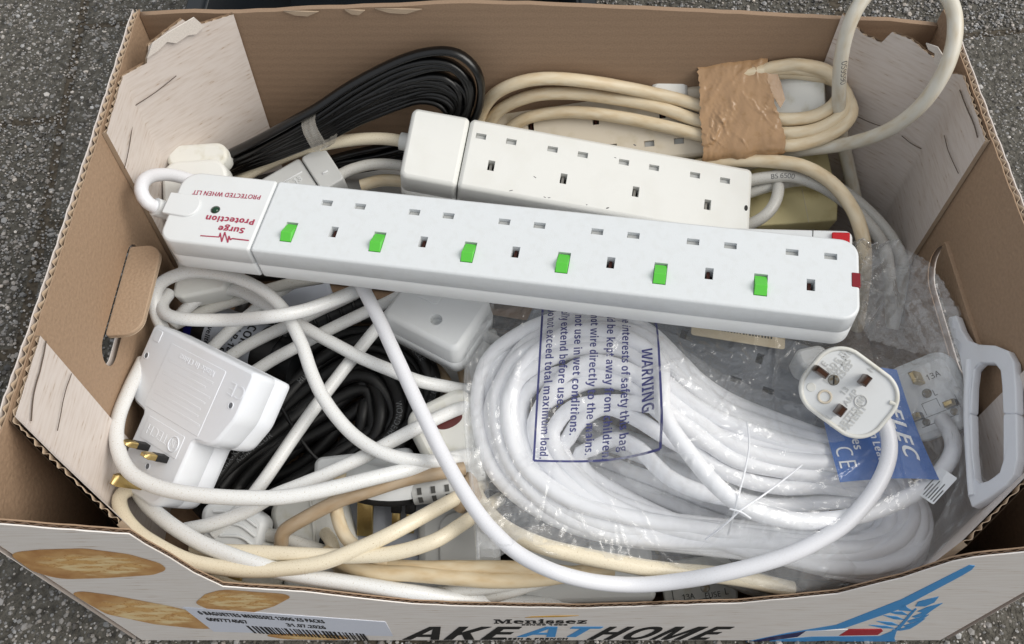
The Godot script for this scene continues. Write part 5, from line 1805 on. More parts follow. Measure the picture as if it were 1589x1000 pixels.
func reel_handle() -> void:
	var o := thing("reel_handle", "white plastic carrying handle standing between the clear bag and the right wall", "handle")
	var o0: Vector3 = [v(2568, 1547, 824)][0]
	var a0: Vector3 = [v(2641, 1851, 975)][0]
	var b0: Vector3 = [v(2478, 1569, 1292)][0]
	var xf := fr(o0, a0, (b0 - o0).cross(a0 - o0).normalized())
	var upper := [v(2562, 1533, 826), v(2616, 1536, 573), v(2642, 1518, 409), v(2654, 1471, 247), v(2675, 1440, 68), v(2704, 1514, 100), v(2691, 1549, 236), v(2689, 1594, 340), v(2704, 1670, 419), v(2731, 1790, 498), v(2742, 1879, 586), v(2731, 1915, 681), v(2692, 1913, 841), v(2649, 1901, 1008), v(2631, 1809, 962), v(2673, 1817, 790), v(2697, 1815, 686), v(2700, 1777, 616), v(2677, 1680, 557), v(2656, 1632, 566), v(2622, 1605, 678), v(2577, 1583, 851)]
	var lower := [v(2562, 1533, 826), v(2577, 1583, 851), v(2521, 1570, 1090), v(2487, 1576, 1263), v(2490, 1615, 1310), v(2508, 1672, 1317), v(2535, 1749, 1303), v(2559, 1782, 1243), v(2631, 1809, 962), v(2649, 1901, 1008), v(2580, 1880, 1273), v(2553, 1849, 1352), v(2526, 1789, 1395), v(2476, 1644, 1422), v(2439, 1539, 1429), v(2448, 1517, 1350), v(2488, 1514, 1148)]
	var halves := [upper, lower]
	for k in 2:
		var p := []
		for q in halves[k]:
			var w: Vector3 = xf.affine_inverse() * q
			p.append(Vector2(w.x, w.z))
		part("frame", block(rounded(p, 0.0016, 3), -0.0055, 0.0, 0.0008), M.handle_white, o, xf)
	part("inner_rib", tube(path([v(2655, 1585, 485), v(2569, 1552, 827), v(2497, 1546, 1162), v(2456, 1549, 1363)], 0.003), 0.0022, 8, 0.0), M.handle_white, o)


# ------------------------------------------------------------------ at the back
func moulded(called: String, label: String, cat: String, xf: Transform3D, poly, deep: float, m: Material, bev := 0.003) -> Node3D:
	var o := thing(called, label, cat, xf)
	part("body", extrude(poly, [Vector2(bev, -deep), Vector2(bev * 0.3, -deep + bev * 0.3), Vector2(0, -deep + bev), Vector2(0, -bev), Vector2(bev * 0.3, -bev * 0.3), Vector2(bev, 0)]), m, o)
	return o


func back_things() -> void:
	# plug lying on its pins behind the end of the long lead
	var a := moulded("plug", "white plug, back upwards, behind the left end of the long white lead", "plug", fr(Vector3(-0.2505, 0.152, -0.1079), Vector3(-0.2303, 0.152, -0.1098), Vector3(0, 1, 0.5)), rounded(rect(-0.0235, -0.013, 0.0235, 0.030), 0.012, 8), 0.020, M.ivory, 0.0025)
	part("cap", extrude(rounded(rect(-0.021, -0.0265, 0.0235, -0.008), 0.010, 8), [Vector2(0, -0.022), Vector2(0, -0.007), Vector2(0.001, -0.0055), Vector2(0.003, -0.005)]), M.worn_white, a)
	var b := moulded("plug", "white plug half hidden under the left end of the long white lead", "plug", fr(Vector3(-0.25, 0.126, -0.0413), Vector3(-0.2276, 0.126, -0.0336), Vector3(0.15, 1, 0.25)), rounded([Vector2(-0.019, -0.030), Vector2(0.030, -0.030), Vector2(0.030, 0.004), Vector2(0.004, 0.019), Vector2(-0.004, 0.019)], 0.005, 6), 0.020, M.ivory, 0.0025)
	part("seam_ridge", block(rounded(rect(-0.012, -0.026, 0.024, -0.004), 0.004), -0.001, 0.0009, 0.0004), M.ivory, b)
	# moulded plug with two steps
	var T := fr(Vector3(-0.1783, 0.13, -0.1265), Vector3(-0.1571, 0.134, -0.1397), Vector3(-0.1, 1, 0.3))
	var c := moulded("plug", "translucent grey moulded plug between the black flex hank and the long white lead", "plug", T, rounded(rect(-0.030, -0.017, 0.006, 0.021), 0.003, 5), 0.020, M.grey_white, 0.0015)
	part("cord_end", block(rounded(rect(0.0065, -0.015, 0.026, 0.019), 0.003, 5), -0.018, 0.0022, 0.0012), M.grey_white, c)
	part("ridge", block(rect(-0.014, -0.0055, 0.002, -0.0045), -0.0003, 0.0007, 0.0002), M.white_shell, c)
	part("ridge", block(rect(0.014, 0.006, 0.0185, 0.0075), 0.0020, 0.0032, 0.0004), M.white_shell, c)
	write("A 13", 0.0045, M.white_shell, c, Vector3(-0.007, 0.0003, -0.0005), 0, 1.0, 0, 700, "embossing", "Droid Sans", 0.0006)
	wpart("cable", tube(path([v(-1500, 1280, -1321), v(-1412, 1300, -1355), v(-1256, 1310, -1392), v(-1062, 1290, -1397), v(-820, 1220, -1374), v(-674, 1140, -1313)]), 0.0043), M.cable_grey, c)
	# yellowed block on the right
	var d := moulded("plastic_block", "yellowed cream plastic block with a screw hole, below the taped lead", "junction box", fr(Vector3(0.1883, 0.116, -0.1283), Vector3(0.2261, 0.116, -0.1316), Vector3(0, 1, 0.25)), rounded([Vector2(-0.065, -0.030), Vector2(0.041, -0.033), Vector2(0.041, 0.013), Vector2(0.037, 0.030), Vector2(-0.065, 0.030)], 0.002, 4), 0.032, M.yellowed, 0.0012)
	part("screw_hole", disc(0.0026, -0.0005, 0.0004, 0.0001), M.dark, d, Vector3(0.013, 0, -0.0275))
	part("moulding_line", block(rect(0.0145, -0.012, 0.0149, 0.030), -0.0004, 0.0003, 0.0001), M.dirty_ivory, d)
	part("speck", disc(0.0007, -0.0004, 0.0003, 0.0001), M.dark, d, Vector3(0.029, 0, -0.005))
	# shallow white lead with a red switch peeping out behind the long lead
	var e := moulded("extension_lead", "white lead with a bright red switch, mostly hidden under the long white lead's right end", "extension lead", fr(Vector3(0.1665, 0.17, -0.0376), Vector3(0.1936, 0.176, -0.032), Vector3(0, 1, 0.1)), rounded(rect(-0.10, -0.0085, 0.0375, 0.040), 0.005, 6), 0.024, M.white_shell, 0.0015)
	part("switch", block(rounded(rect(0.0245, -0.0055, 0.0358, 0.006), 0.001), -0.001, 0.0024, 0.0008), M.red_bright, e)
	part("print_mark", block(rect(0.0150, -0.0012, 0.0205, 0.003), 0.0, 0.0003, 0.0001), M.red_ink, e)
	part("seam", block(rect(0.0125, -0.0085, 0.0131, 0.006), -0.0003, 0.0002, 0.0001), M.gap, e)
	# grey box faces seen below the four-socket lead
	moulded("plastic_box", "grey-white box corner in the shade under the four-socket lead's end", "junction box", fr(Vector3(-0.1152, 0.094, -0.1418), Vector3(-0.0791, 0.094, -0.1404)), rounded(rect(-0.060, -0.028, 0.034, 0.028), 0.004), 0.03, M.grey_white)
	solo("cable", tube(path([v(-1369, 1160, -1309), v(-1195, 1180, -1344), v(-1023, 1160, -1342), v(-876, 1100, -1309), v(-730, 1020, -1272)]), 0.0048), M.cable_tan, "short brown-cream piece of flex under the four-socket lead's cable end", "cable")
	solo("cable", tube(path([v(-885, 1140, -1059), v(-719, 1160, -1219), v(-576, 1120, -1344), v(-379, 1060, -1481)]), 0.0043), M.cable_grey, "greyish flex passing under the near edge of the four-socket lead", "cable")
	# flex on the right
	var big := [v(1560, 1240, -1409), v(1705, 1360, -1405), v(1936, 1480, -1372), v(2166, 1620, -1293), v(2309, 1820, -1179), v(2424, 2020, -1113), v(2511, 2240, -1100), v(2572, 2440, -1160), v(2616, 2580, -1300), v(2624, 2660, -1473), v(2573, 2700, -1629), v(2452, 2700, -1765), v(2307, 2660, -1805), v(2149, 2600, -1726), v(2056, 2460, -1616), v(2055, 2220, -1539), v(2129, 1900, -1500), v(2249, 1560, -1484), v(2383, 1260, -1437), v(2479, 1040, -1268), v(2500, 960, -951)]
	var bl := path(big)
	var bo := thing("cable", "thick greyish white flex rising in a big loop above the box's rear right corner", "cable")
	part("flex", tube(bl, 0.0049, 16), M.cable_big, bo)
	part("cable_print", tube_print("0S9S90", 0.0042, bl, 0.335, 0.0049, Vector3(0.1, 0.75, 0.6).normalized()), M.grey_ink, bo)
	solo("cable", tube(path([v(1183, 1360, -1327), v(1414, 1420, -1325), v(1680, 1480, -1270), v(1917, 1520, -1184), v(2109, 1500, -1048), v(2231, 1460, -847), v(2273, 1420, -629), v(2296, 1300, -463), v(2344, 1050, -384), v(2380, 750, -266)]), 0.0051), M.cable_tan, "brownish cream flex curving down to the right of the four-socket lead", "cable")
	var wl := path([v(1514, 1320, -1191), v(1648, 1370, -1198), v(1851, 1410, -1182), v(2055, 1400, -1109), v(2239, 1350, -998), v(2389, 1300, -839), v(2516, 1200, -680), v(2615, 960, -531), v(2703, 650, -385)])
	var wo := thing("cable", "greyish white flex with small print curving beside the brownish cream one", "cable")
	part("flex", tube(wl, 0.0046), M.cable_grey, wo)
	part("cable_print", tube_print("BS 6500", 0.0032, wl, 0.030, 0.0046, Vector3(0, 0.8, 0.6)), M.grey_ink, wo)
	solo("cable", tube(path([v(1576, 1240, -1165), v(1760, 1300, -1189), v(2019, 1280, -1257), v(2276, 1220, -1232), v(2474, 1180, -1058), v(2611, 1140, -844), v(2705, 1040, -674), v(2731, 860, -541), v(2695, 650, -328)]), 0.0046), M.cable_grey, "greyish flex farthest right of the curving bunch, against the right wall", "cable")
	solo("cable", tube(path([v(1784, 1320, -1286), v(1776, 1340, -1111), v(1722, 1320, -974), v(1639, 1280, -897), v(1540, 1220, -873), v(1407, 1160, -859)]), 0.0044), M.cable_grey, "small hooked white flex lying on the yellowed block", "cable")
	moulded("plug", "white plug edge showing above the taped lead by the rear wall", "plug", fr(Vector3(0.0983, 0.169, -0.1786), Vector3(0.1153, 0.169, -0.1793), Vector3(0, 1, 0.7)), rounded(rect(-0.014, -0.008, 0.014, 0.016), 0.006, 6), 0.010, M.ivory)


# ------------------------------------------------------------------ low in the box
func lower_things() -> void:
	# grey connector with a paper label
	var a := thing("connector", "dark grey cylindrical cable connector with a printed pale label, left under white cables", "connector", fr(Vector3(-0.2221, 0.076, -0.0159), Vector3(-0.1976, 0.076, -0.0049)))
	part("body", tube(PackedVector3Array([Vector3(-0.045, 0, 0), Vector3(-0.03, 0, 0), Vector3(0, 0, 0), Vector3(0.03, 0, 0), Vector3(0.052, 0, 0)]), 0.0185, 24, 0.0), M.black_plastic, a)
	part("paper_label", tube(PackedVector3Array([Vector3(-0.020, 0, 0), Vector3(-0.005, 0, 0), Vector3(0.013, 0, 0), Vector3(0.020, 0, 0)]), 0.0188, 24, 0.0), M.pale_grey, a)
	part("collar", tube(PackedVector3Array([Vector3(0.022, 0, 0), Vector3(0.03, 0, 0), Vector3(0.036, 0, 0)]), 0.0196, 24, 0.0), M.sleeve, a)
	part("blue_band", tube(PackedVector3Array([Vector3(-0.036, 0, 0), Vector3(-0.033, 0, 0), Vector3(-0.03, 0, 0)]), 0.0190, 24, 0.0), M.blue_plastic, a)
	var axis := PackedVector3Array([Vector3(0.0, 0, 0.022), Vector3(0.0, 0, 0.0), Vector3(0, 0, -0.022)])
	for e in [["CORE", 0.0062, 0.0128, 0.55], ["LP-18", 0.0052, 0.0045, 0.85], ["SIBLE", 0.0052, -0.003, 0.95], ["Twelvelite", 0.0036, -0.0155, 0.75]]:
		var put := func(x: float, y: float) -> Vector3:
			var ang: float = e[3] + x / 0.0188
			return Vector3(e[2] + y, 0.0191 * cos(ang - 0.35), 0.0191 * sin(ang - 0.35))
		part("lettering", bent(e[0], e[1], put, 700), M.ink, a)
	# black connector boots beyond it
	var bo := thing("connector", "black ribbed connector boot in the shade below the long white lead", "connector", fr(Vector3(-0.1584, 0.086, -0.0299), Vector3(-0.1329, 0.088, -0.0411)))
	part("body", tube(PackedVector3Array([Vector3(-0.035, 0, 0), Vector3(-0.01, 0, 0), Vector3(0.01, 0, 0), Vector3(0.035, 0, 0)]), 0.012, 18, 0.0), M.black_plastic, bo)
	for k in 6:
		part("rib", ring_x(0.0124, 0.0012), M.black_plastic, bo, Vector3(-0.028 + k * 0.010, 0, 0))
	var bk := moulded("adaptor", "black square plug adaptor under the white cables at the left", "adaptor", fr(Vector3(-0.19, 0.06, -0.03), Vector3(-0.1654, 0.06, -0.03)), rounded(rect(-0.032, -0.028, 0.032, 0.028), 0.005), 0.03, M.black_plastic)
	part("raised_face", block(rounded(rect(-0.022, -0.018, 0.022, 0.018), 0.003), -0.001, 0.002, 0.0008), M.black_plastic, bk)
	var gb := moulded("connector", "small grey plug body with a brass blade, shaded below the long lead", "connector", fr(Vector3(-0.1777, 0.084, -0.0484), Vector3(-0.1591, 0.084, -0.0554)), rounded(rect(-0.026, -0.012, 0.022, 0.016), 0.004), 0.02, M.pale_grey)
	part("blade", block(rect(-0.012, 0.0165, -0.006, 0.028), -0.010, -0.006, 0.0005), M.brass, gb)
	# white moulded adaptor with a screw hole
	var T := fr(Vector3(-0.0815, 0.128, 0.0035), Vector3(-0.056, 0.128, 0.0183), Vector3(0, 1, 0.05))
	var c := thing("adaptor", "white moulded power adaptor with a round screw hole, half under the long white lead", "adaptor", T)
	var pc := rounded(rect(-0.030, -0.041, 0.031, 0.006), 0.006, 6)
	part("upper_shell", cut(extrude(pc, [Vector2(-0.0016, -0.018), Vector2(-0.0004, -0.004), Vector2(0.0004, -0.002), Vector2(0.002, -0.0004), Vector2(0.0032, 0)]), [[Vector3(0.006, 0, -0.0085), Vector3(0.0042, 0.012, 0), 0.0, true]]), M.white_shell, c)
	part("lower_shell", extrude(pc, [Vector2(0.001, -0.033), Vector2(-0.0014, -0.031), Vector2(-0.002, -0.0185), Vector2(-0.0012, -0.0182)]), M.white_shell, c)
	part("raised_panel", block(rounded(rect(-0.024, -0.036, 0.000, -0.018), 0.003), -0.001, 0.0007, 0.0003), M.white_shell, c)
	# plug with a dark red oval
	var d := moulded("plug", "white plug with a dark red oval mark, beside the bag's left edge", "plug", fr(Vector3(-0.0626, 0.096, 0.0688), Vector3(-0.0441, 0.096, 0.0583), Vector3(-0.1, 1, 0.35)), rounded(rect(-0.022, -0.026, 0.026, 0.022), 0.011, 8), 0.018, M.worn_white, 0.004)
	part("red_oval", block(oval(0.004, -0.007, 0.0095, 0.0045), -0.0002, 0.0004, 0.0001), M.maroon, d)
	moulded("plastic_box", "pale box face deep in the gap between the black coil and the bag", "junction box", fr(Vector3(-0.0718, 0.05, -0.0131), Vector3(-0.0471, 0.05, -0.0131)), rounded(rect(-0.03, -0.03, 0.04, 0.03), 0.004), 0.03, M.grey_white)
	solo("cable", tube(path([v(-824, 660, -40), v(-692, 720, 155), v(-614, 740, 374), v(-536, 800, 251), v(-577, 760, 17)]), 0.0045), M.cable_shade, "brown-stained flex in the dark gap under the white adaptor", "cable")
	# plug lying pins towards the viewer, its cord grip to the right
	var P1 := fr(Vector3(-0.1071, 0.09, 0.1023), Vector3(-0.0815, 0.09, 0.1041), Vector3(0, 0.7, -0.72))
	var e := thing("plug", "round white plug seen edge on, brass pins pointing at the viewer, among lower cables", "plug", P1)
	part("cap", extrude(oval(0.004, -0.006, 0.030, 0.025, 32), [Vector2(0, -0.004), Vector2(0, 0.002), Vector2(0.001, 0.005), Vector2(0.004, 0.010), Vector2(0.012, 0.014)]), M.white_shell, e)
	part("collar", block(rounded(rect(0.028, -0.013, 0.043, 0.006), 0.004), -0.004, 0.006, 0.002), M.white_shell, e)
	part("base", block(oval(0.003, -0.006, 0.0265, 0.021, 32), -0.010, -0.0045, 0.0006), M.sleeve, e)
	part("pin", block(rounded(rect(-0.014, 0.002, -0.0035, 0.0060), 0.0008, 2), -0.036, -0.0102, 0.0008), M.brass, e)
	for q in [0.0090, 0.0185]:
		part("pin", block(rounded(rect(q, 0.002, q + 0.0055, 0.0055), 0.0008, 2), -0.032, -0.018, 0.0008), M.brass, e)
		part("sleeve", block(rounded(rect(q - 0.0006, 0.0014, q + 0.0061, 0.0061), 0.0008, 2), -0.0178, -0.0102, 0.0002), M.sleeve, e)
	var st := fr(Vector3(-0.0684, 0.094, 0.107), Vector3(-0.0516, 0.096, 0.1056), Vector3(0, 1, 0.3))
	var lg := part("cord_grip", tube(PackedVector3Array([Vector3(-0.016, 0, 0), Vector3(-0.006, 0, 0), Vector3(0.004, 0, 0), Vector3(0.014, 0, 0)]), 0.0095, 18, 0.0), M.grey_white, e, P1.affine_inverse() * st)
	for i in 3:
		for j in 2:
			part("grip_slot", block(rect(-0.0014, -0.0022, 0.0014, 0.0022), -0.0006, 0.0004, 0.0001), M.gap, lg, Transform3D(Basis(Vector3(1, 0, 0), (0.2 if j == 0 else 0.85)), Vector3(-0.011 + i * 0.009, 0.0095 * cos(0.2 if j == 0 else 0.85), 0.0095 * sin(0.2 if j == 0 else 0.85))))
	# flat plug beside it with rating print
	var f := moulded("plug", "pale grey plug with rating print lying against the bag's left edge", "plug", fr(Vector3(-0.0553, 0.096, 0.0943), Vector3(-0.0455, 0.098, 0.0915), Vector3(0, 1, 0.3)), rounded(rect(-0.014, -0.010, 0.016, 0.012), 0.003), 0.018, M.grey_white)
	write("AS 3112", 0.0030, M.grey_ink, f, Vector3(0, 0.0003, 0.002), 60)
	moulded("plug", "white flat plug body under the crossing of two white cables in the middle", "plug", fr(Vector3(-0.1205, 0.08, 0.0867), Vector3(-0.101, 0.08, 0.0843)), rounded(rect(-0.034, -0.012, 0.034, 0.014), 0.006), 0.016, M.white_shell)
	# grey transformer box and its white drum
	var gx := moulded("power_supply", "grey-blue power supply box under the dirty cream cables", "power supply", fr(Vector3(-0.1035, 0.066, 0.1312), Vector3(-0.0779, 0.066, 0.1299), Vector3(0.05, 1, 0.25)), rounded(rect(-0.030, -0.034, 0.034, 0.034), 0.012, 6), 0.045, M.pale_grey, 0.003)
	part("lid_line", block(rect(-0.026, 0.012, 0.030, 0.0126), -0.0002, 0.0004, 0.0001), M.gap, gx)
	var dr := moulded("plug", "pale rounded appliance plug beside the grey-blue power supply box", "plug", fr(Vector3(-0.0582, 0.072, 0.1345), Vector3(-0.0391, 0.072, 0.1337), Vector3(0, 1, 0.3)), rounded(rect(-0.024, -0.026, 0.030, 0.034), 0.018, 8), 0.035, M.grey_white, 0.005)
	part("raised_face", block(rounded(rect(-0.010, -0.018, 0.026, 0.03), 0.012), -0.001, 0.002, 0.001), M.grey_white, dr)
	# dirty white plug top with the hole where the flex enters
	var h := moulded("plug", "scuffed white plug low in the box with a flex entering its round hole", "plug", fr(Vector3(-0.1482, 0.072, 0.1245), Vector3(-0.1292, 0.074, 0.1185), Vector3(-0.15, 1, 0.35)), rounded(rect(-0.030, -0.026, 0.022, 0.026), 0.012, 8), 0.022, M.worn_white, 0.004)
	part("flex_hole", disc(0.0062, -0.0005, 0.0006, 0.0001), M.dark, h, Vector3(0.003, 0, 0.0125))
	part("blue_core", tube(PackedVector3Array([Vector3(0.006, 0.001, 0.008), Vector3(0.0075, 0.003, 0.011), Vector3(0.008, 0.0015, 0.0145)]), 0.0016, 8, 0.0), M.blue_plastic, h)
	part("seam_ridge", tube(path([Vector3(-0.012, 0.0004, 0.022), Vector3(-0.006, 0.0006, 0.010), Vector3(-0.003, 0.0006, -0.004), Vector3(-0.001, 0.0004, -0.020)]), 0.0010, 8, 0.0), M.worn_white, h)
	wpart("cable", tube(path([v(-1420, 780, 1322), v(-1373, 840, 1385), v(-1343, 860, 1443), v(-1335, 800, 1499), v(-1300, 720, 1566)]), 0.0042), M.cable_cream, h)
	# fluted white plug lower left
	var w := moulded("plug", "white plug with fluted sides below the tilted adaptor", "plug", fr(Vector3(-0.1991, 0.088, 0.1348), Vector3(-0.1828, 0.088, 0.1382), Vector3(0.1, 1, 0.4)), rounded([Vector2(-0.026, -0.012), Vector2(-0.008, -0.022), Vector2(0.020, -0.012), Vector2(0.020, 0.012), Vector2(-0.020, 0.016)], 0.008, 6), 0.018, M.white_shell, 0.004)
	for i in 3:
		part("flute", tube(path([Vector3(-0.016 + i * 0.004, 0.0002, -0.010 + i * 0.007), Vector3(0.000 + i * 0.003, 0.0012, -0.012 + i * 0.007), Vector3(0.015, 0.0003, -0.006 + i * 0.006)]), 0.0011, 8, 0.0), M.white_shell, w)
	# plug pressed against the front wall, lower left
	var x := moulded("plug", "white plug with a brass earth pin in the dark front left corner", "plug", fr(Vector3(-0.1931, 0.08, 0.1516), Vector3(-0.1741, 0.08, 0.1549), Vector3(0, 1, 0.4)), rounded(rect(-0.020, -0.014, 0.026, 0.016), 0.006), 0.018, M.worn_white)
	part("pin", block(rounded(rect(-0.006, -0.003, 0.003, 0.016), 0.0008, 2), 0.0002, 0.003, 0.0006), M.brass, x)
	# plug pins up at the front wall
	var y := thing("plug", "white printed plug with brown pins up, against the middle of the front wall", "plug", fr(Vector3(0.1038, 0.05, 0.1625), Vector3(0.1185, 0.054, 0.1615), Vector3(0.05, 1, 0.25)))
	plug_parts(y, M.worn_white, M.brown_metal, false, 0.0245, -0.022, 0.013, 0.02, 0.009)
	for q in [[-0.018, -0.004, -0.006, -0.0036], [-0.018, -0.004, -0.0176, 0.004], [-0.006, 0.0045, 0.006, 0.0049], [0.006, 0.0045, 0.0064, 0.011]]:
		part("diagram_line", block(rect(q[0], q[1], q[2], q[3]), 0.0002, 0.0005, 0.0001), M.ink, y)
	part("screw", disc(0.0030, -0.0005, 0.0006), M.steel, y, Vector3(0.004, 0, -0.002))
	write("13A", 0.0034, M.ink, y, Vector3(-0.008, 0.0003, 0.002), 0)
	write("FUSE", 0.0028, M.ink, y, Vector3(0.008, 0.0003, 0.003), 0)
	write("FITTED WITH FUSE", 0.0022, M.ink, y, Vector3(-0.010, 0.0003, 0.008), 0, 0.8)
	write("L", 0.0040, M.ink, y, Vector3(0.017, 0.0003, 0.002), 0)
	var z := moulded("plastic_box", "grey-white box beside the printed plug along the front wall", "junction box", fr(Vector3(0.0358, 0.07, 0.1623), Vector3(0.0607, 0.07, 0.1615), Vector3(0, 1, 0.1)), rounded(rect(-0.050, -0.024, 0.036, 0.012), 0.005), 0.04, M.grey_white)
	part("lid_line", block(rect(-0.046, -0.010, 0.032, -0.0094), -0.0002, 0.0004, 0.0001), M.gap, z)
	moulded("plug", "white plug back under the long stained white flex near the front wall", "plug", fr(Vector3(-0.1335, 0.072, 0.1628), Vector3(-0.1125, 0.072, 0.167), Vector3(0, 1, 0.2)), rounded(rect(-0.034, -0.014, 0.036, 0.014), 0.010), 0.018, M.white_shell, 0.004)
	moulded("plug", "white plug edge under the two dirty cream cables near the front wall", "plug", fr(Vector3(-0.0797, 0.074, 0.1634), Vector3(-0.0591, 0.074, 0.1646), Vector3(0, 1, 0.2)), rounded(rect(-0.030, -0.010, 0.034, 0.012), 0.008), 0.016, M.white, 0.004)
	# dark flex filling the bottom of the box
	var p := []
	for k in 15:
		for i in 9:
			var u := i if k % 2 == 0 else 8 - i
			p.append(Vector3(-0.24 + u * 0.06, 0.014 + 0.008 * absf(sin(k * 1.7 + i * 1.3)), -0.155 + k * 0.0218 + 0.006 * sin(i * 1.4 + k * 2.0)))
	solo("cable", tube(path(p, 0.008), 0.0052, 10), M.rubber, "black flex winding over the box floor beneath everything else, seen only in gaps", "cable")


func ring_x(r: float, w: float) -> Mesh:
	var p := []
	for i in 20:
		p.append(Vector3(0, r * cos(TAU * i / 20), r * sin(TAU * i / 20)))
	p.append(p[0])
	return tube(PackedVector3Array(p), w, 6, 0.0)


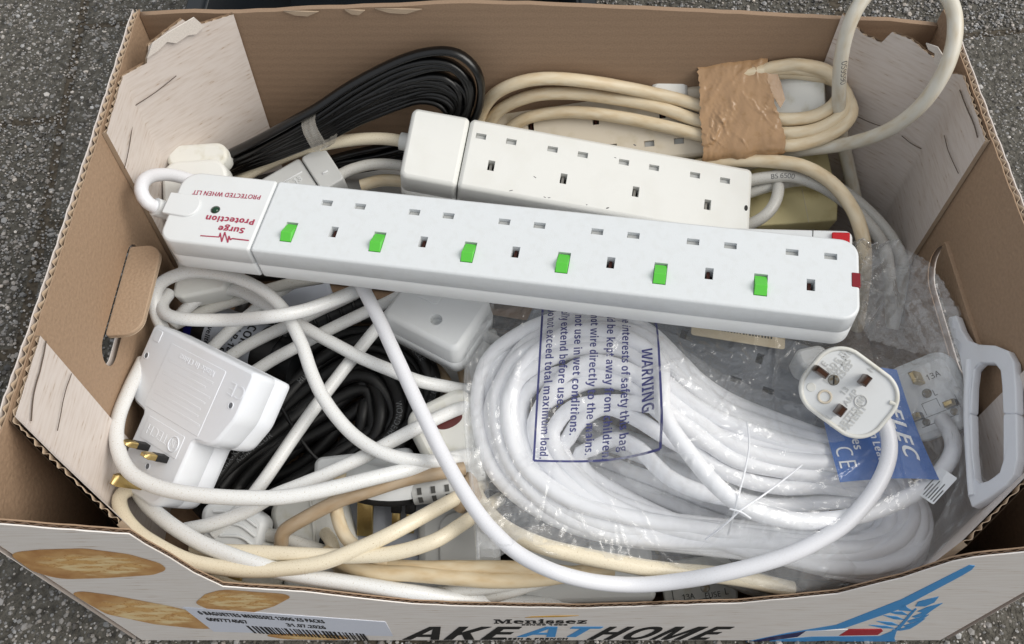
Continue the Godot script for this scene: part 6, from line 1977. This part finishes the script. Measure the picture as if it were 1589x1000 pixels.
func loose_cables() -> void:
	var W: Material = M.cable_white
	for e in [
		["white flex looping by the left wall and running across the black coil to the bag", W, 0.0044, [v(-2614, 1160, 13), v(-2668, 1220, -81), v(-2684, 1280, -192), v(-2636, 1340, -270), v(-2515, 1390, -306), v(-2352, 1420, -312), v(-2123, 1420, -268), v(-1912, 1410, -169), v(-1739, 1400, -8), v(-1601, 1380, 222), v(-1506, 1340, 442), v(-1390, 1300, 647), v(-1226, 1260, 828), v(-1034, 1240, 952), v(-833, 1200, 988), v(-637, 1100, 953), v(-459, 900, 849), v(-312, 740, 722)]],
		["white flex with worn print running level just below the long lead's left half", W, 0.0045, [v(-2630, 1200, -283), v(-2642, 1240, -165), v(-2580, 1270, -60), v(-2417, 1300, 1), v(-2142, 1330, 25), v(-1781, 1520, 114), v(-1581, 1500, 56), v(-1412, 1440, -60), v(-1281, 1380, -178), v(-1128, 1300, -352)]],
		["white flex sweeping right from under the worn loop to the bag's edge at mid height", W, 0.0044, [v(-2629, 1020, -127), v(-2530, 1080, -236), v(-2372, 1130, -336), v(-2172, 1180, -324), v(-1946, 1220, -188), v(-1726, 1230, -38), v(-1499, 1220, 96), v(-1248, 1200, 231), v(-1049, 1170, 314), v(-831, 1130, 387), v(-644, 1000, 362), v(-496, 860, 313), v(-340, 720, 240)]],
		["greyish white flex rising steeply from the left wall behind the two loops", M.cable_grey, 0.0043, [v(-2699, 980, -113), v(-2546, 1000, -194), v(-2369, 1020, -275), v(-2181, 1030, -341), v(-2011, 1040, -408), v(-1831, 1040, -470), v(-1605, 1020, -536)]],
		["white flex crossing in front of the pale connector label, nearer the left wall", W, 0.0043, [v(-2437, 880, 85), v(-2327, 940, -14), v(-2222, 980, -113), v(-2097, 1000, -232), v(-1969, 1000, -378), v(-1826, 980, -517)]],
		["white flex crossing the pale connector label, second from the left wall", W, 0.0044, [v(-2308, 860, 116), v(-2176, 920, 39), v(-1995, 980, -43), v(-1805, 1030, -115), v(-1609, 1060, -216), v(-1434, 1060, -316), v(-1261, 1040, -442)]],
		["white flex rising from the adaptor's right corner to the white moulded adaptor", W, 0.0044, [v(-2059, 920, 227), v(-1878, 980, 131), v(-1690, 1040, 51), v(-1495, 1080, -52), v(-1276, 1100, -169), v(-1100, 1100, -267), v(-925, 1080, -392)]],
		["long straight white flex slanting from the white moulded adaptor down to the fluted plug", W, 0.0044, [v(-985, 1100, -278), v(-1132, 1100, -88), v(-1251, 1100, 107), v(-1368, 1090, 295), v(-1483, 1070, 482), v(-1611, 1040, 688), v(-1743, 1000, 910), v(-1854, 960, 1082), v(-1967, 920, 1225), v(-2128, 860, 1350)]],
		["lowest white flex slanting up rightwards from the fluted plug to the bag's edge", W, 0.0045, [v(-2270, 960, 1359), v(-2085, 1020, 1342), v(-1875, 1070, 1280), v(-1722, 1100, 1198), v(-1570, 1110, 1133), v(-1409, 1120, 1063), v(-1173, 1130, 944), v(-974, 1130, 822), v(-772, 1120, 698), v(-592, 1020, 554), v(-456, 880, 425), v(-317, 720, 271)]],
		["white flex that wraps round the tilted adaptor and runs right over its foot", W, 0.0047, [v(-2712, 1160, 244), v(-2729, 1220, 498), v(-2731, 1260, 719), v(-2691, 1290, 900), v(-2602, 1310, 1061), v(-2480, 1330, 1166), v(-2276, 1340, 1245), v(-2008, 1330, 1282), v(-1685, 1300, 1279), v(-1497, 1280, 1251), v(-1290, 1260, 1197), v(-1063, 1230, 1121), v(-834, 1160, 1028), v(-600, 1040, 910), v(-439, 900, 812), v(-268, 720, 674)]],
		["cream flex hooked round below the adaptor's earth pin, with a stained middle", M.cable_cream, 0.0047, [v(-2541, 880, 1126), v(-2597, 960, 1091), v(-2662, 1020, 1115), v(-2693, 1060, 1187), v(-2636, 1090, 1300), v(-2508, 1120, 1430), v(-2351, 1140, 1526), v(-2133, 1140, 1620), v(-1869, 1120, 1661), v(-1606, 1120, 1661), v(-1343, 1140, 1628), v(-1115, 1160, 1540), v(-889, 1160, 1428), v(-686, 1080, 1275), v(-533, 980, 1143), v(-395, 800, 992)]],
		["long thick white flex with black specks sagging along the front wall", W, 0.0049, [v(-2701, 920, 1008), v(-2622, 970, 1113), v(-2481, 1030, 1252), v(-2251, 1100, 1419), v(-2019, 1130, 1538), v(-1742, 1120, 1630), v(-1481, 1070, 1682), v(-1122, 1000, 1720), v(-812, 940, 1750), v(-478, 820, 1765), v(-181, 720, 1755), v(151, 620, 1741), v(493, 520, 1727)]],
		["smooth white flex running level then rising to the bag's lower left corner", M.cable_cream, 0.0046, [v(-2185, 1000, 1488), v(-1984, 1060, 1532), v(-1753, 1090, 1549), v(-1511, 1110, 1568), v(-1235, 1120, 1579), v(-1000, 1130, 1574), v(-825, 1140, 1546), v(-659, 1150, 1489), v(-525, 1080, 1375), v(-407, 960, 1244), v(-287, 780, 1088)]],
		["thick dirty cream flex, front one of a pair lying level near the front wall", M.cable_dirty, 0.0050, [v(-1389, 860, 1476), v(-1248, 920, 1569), v(-1076, 960, 1633), v(-814, 990, 1650), v(-575, 1000, 1673), v(-339, 1000, 1693), v(-103, 990, 1686), v(136, 960, 1649), v(423, 900, 1595)]],
		["thin dirty cream flex, rear one of a pair lying level near the front wall", M.cable_dirty, 0.0042, [v(-1219, 880, 1511), v(-1023, 940, 1575), v(-777, 980, 1607), v(-497, 1010, 1616), v(-221, 1020, 1619), v(16, 1000, 1629), v(216, 960, 1645)]],
		["clean cream flex running from under the bag's lower corner to the printed plug", M.cable_cream, 0.0052, [v(-471, 840, 1008), v(-395, 980, 1208), v(-260, 1140, 1405), v(-46, 1190, 1530), v(167, 1160, 1580), v(432, 1120, 1622), v(699, 1080, 1653), v(975, 1020, 1655), v(1245, 960, 1673), v(1530, 900, 1720)]],
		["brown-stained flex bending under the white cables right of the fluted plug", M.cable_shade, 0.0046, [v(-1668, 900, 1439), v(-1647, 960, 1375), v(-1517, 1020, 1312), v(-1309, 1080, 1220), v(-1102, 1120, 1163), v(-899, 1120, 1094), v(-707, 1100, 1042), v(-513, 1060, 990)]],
		["stained cream flex dropping straight down between brass pin and scuffed plug", M.cable_tan, 0.0043, [v(-1324, 940, 971), v(-1330, 980, 1099), v(-1321, 1000, 1237), v(-1276, 1020, 1363), v(-1215, 1020, 1454), v(-1116, 1000, 1521), v(-981, 960, 1565)]],
		["thin cream flex lying along the front wall's dipped edge", M.cable_cream, 0.0043, [v(-2062, 900, 1660), v(-1882, 940, 1723), v(-1677, 960, 1744), v(-1443, 940, 1758), v(-1217, 860, 1768), v(-988, 780, 1770)]],
		["grey-white flex end showing under the dirty cream pair", M.cable_grey, 0.0046, [v(-704, 820, 1737), v(-522, 860, 1712), v(-321, 880, 1694), v(-100, 860, 1660), v(104, 820, 1604)]],
		["grey-white flex slanting up under the smooth white one by the front wall", M.cable_grey, 0.0046, [v(-505, 740, 1776), v(-322, 800, 1736), v(-181, 840, 1703), v(-20, 860, 1656), v(187, 820, 1588)]],
		["grey flex passing behind the fluted plug", M.cable_grey, 0.0045, [v(-2062, 740, 1185), v(-1836, 800, 1320), v(-1678, 820, 1370), v(-1531, 800, 1415), v(-1346, 760, 1461)]],
		["white flex between the white moulded adaptor and the bag", W, 0.0044, [v(-823, 1160, -360), v(-702, 1220, -210), v(-573, 1200, -84), v(-442, 1060, -54), v(-308, 880, -65), v(-177, 720, -6)]],
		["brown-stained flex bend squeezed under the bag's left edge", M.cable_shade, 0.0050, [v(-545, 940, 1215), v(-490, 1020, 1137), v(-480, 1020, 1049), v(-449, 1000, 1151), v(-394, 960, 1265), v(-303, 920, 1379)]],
		["grey flex beside the printed plug at the front wall", M.cable_grey, 0.0044, [v(1100, 740, 1581), v(1261, 720, 1641), v(1405, 620, 1662), v(1551, 450, 1667)]],
		["cream-grey flex beyond the printed plug at the front wall", M.cable_grey, 0.0044, [v(1261, 760, 1578), v(1463, 740, 1638), v(1622, 620, 1662), v(1743, 450, 1667)]],
	]:
		solo("cable", tube(path(e[3], 0.0035), e[2], 14, 0.0005), e[1], e[0], "cable")
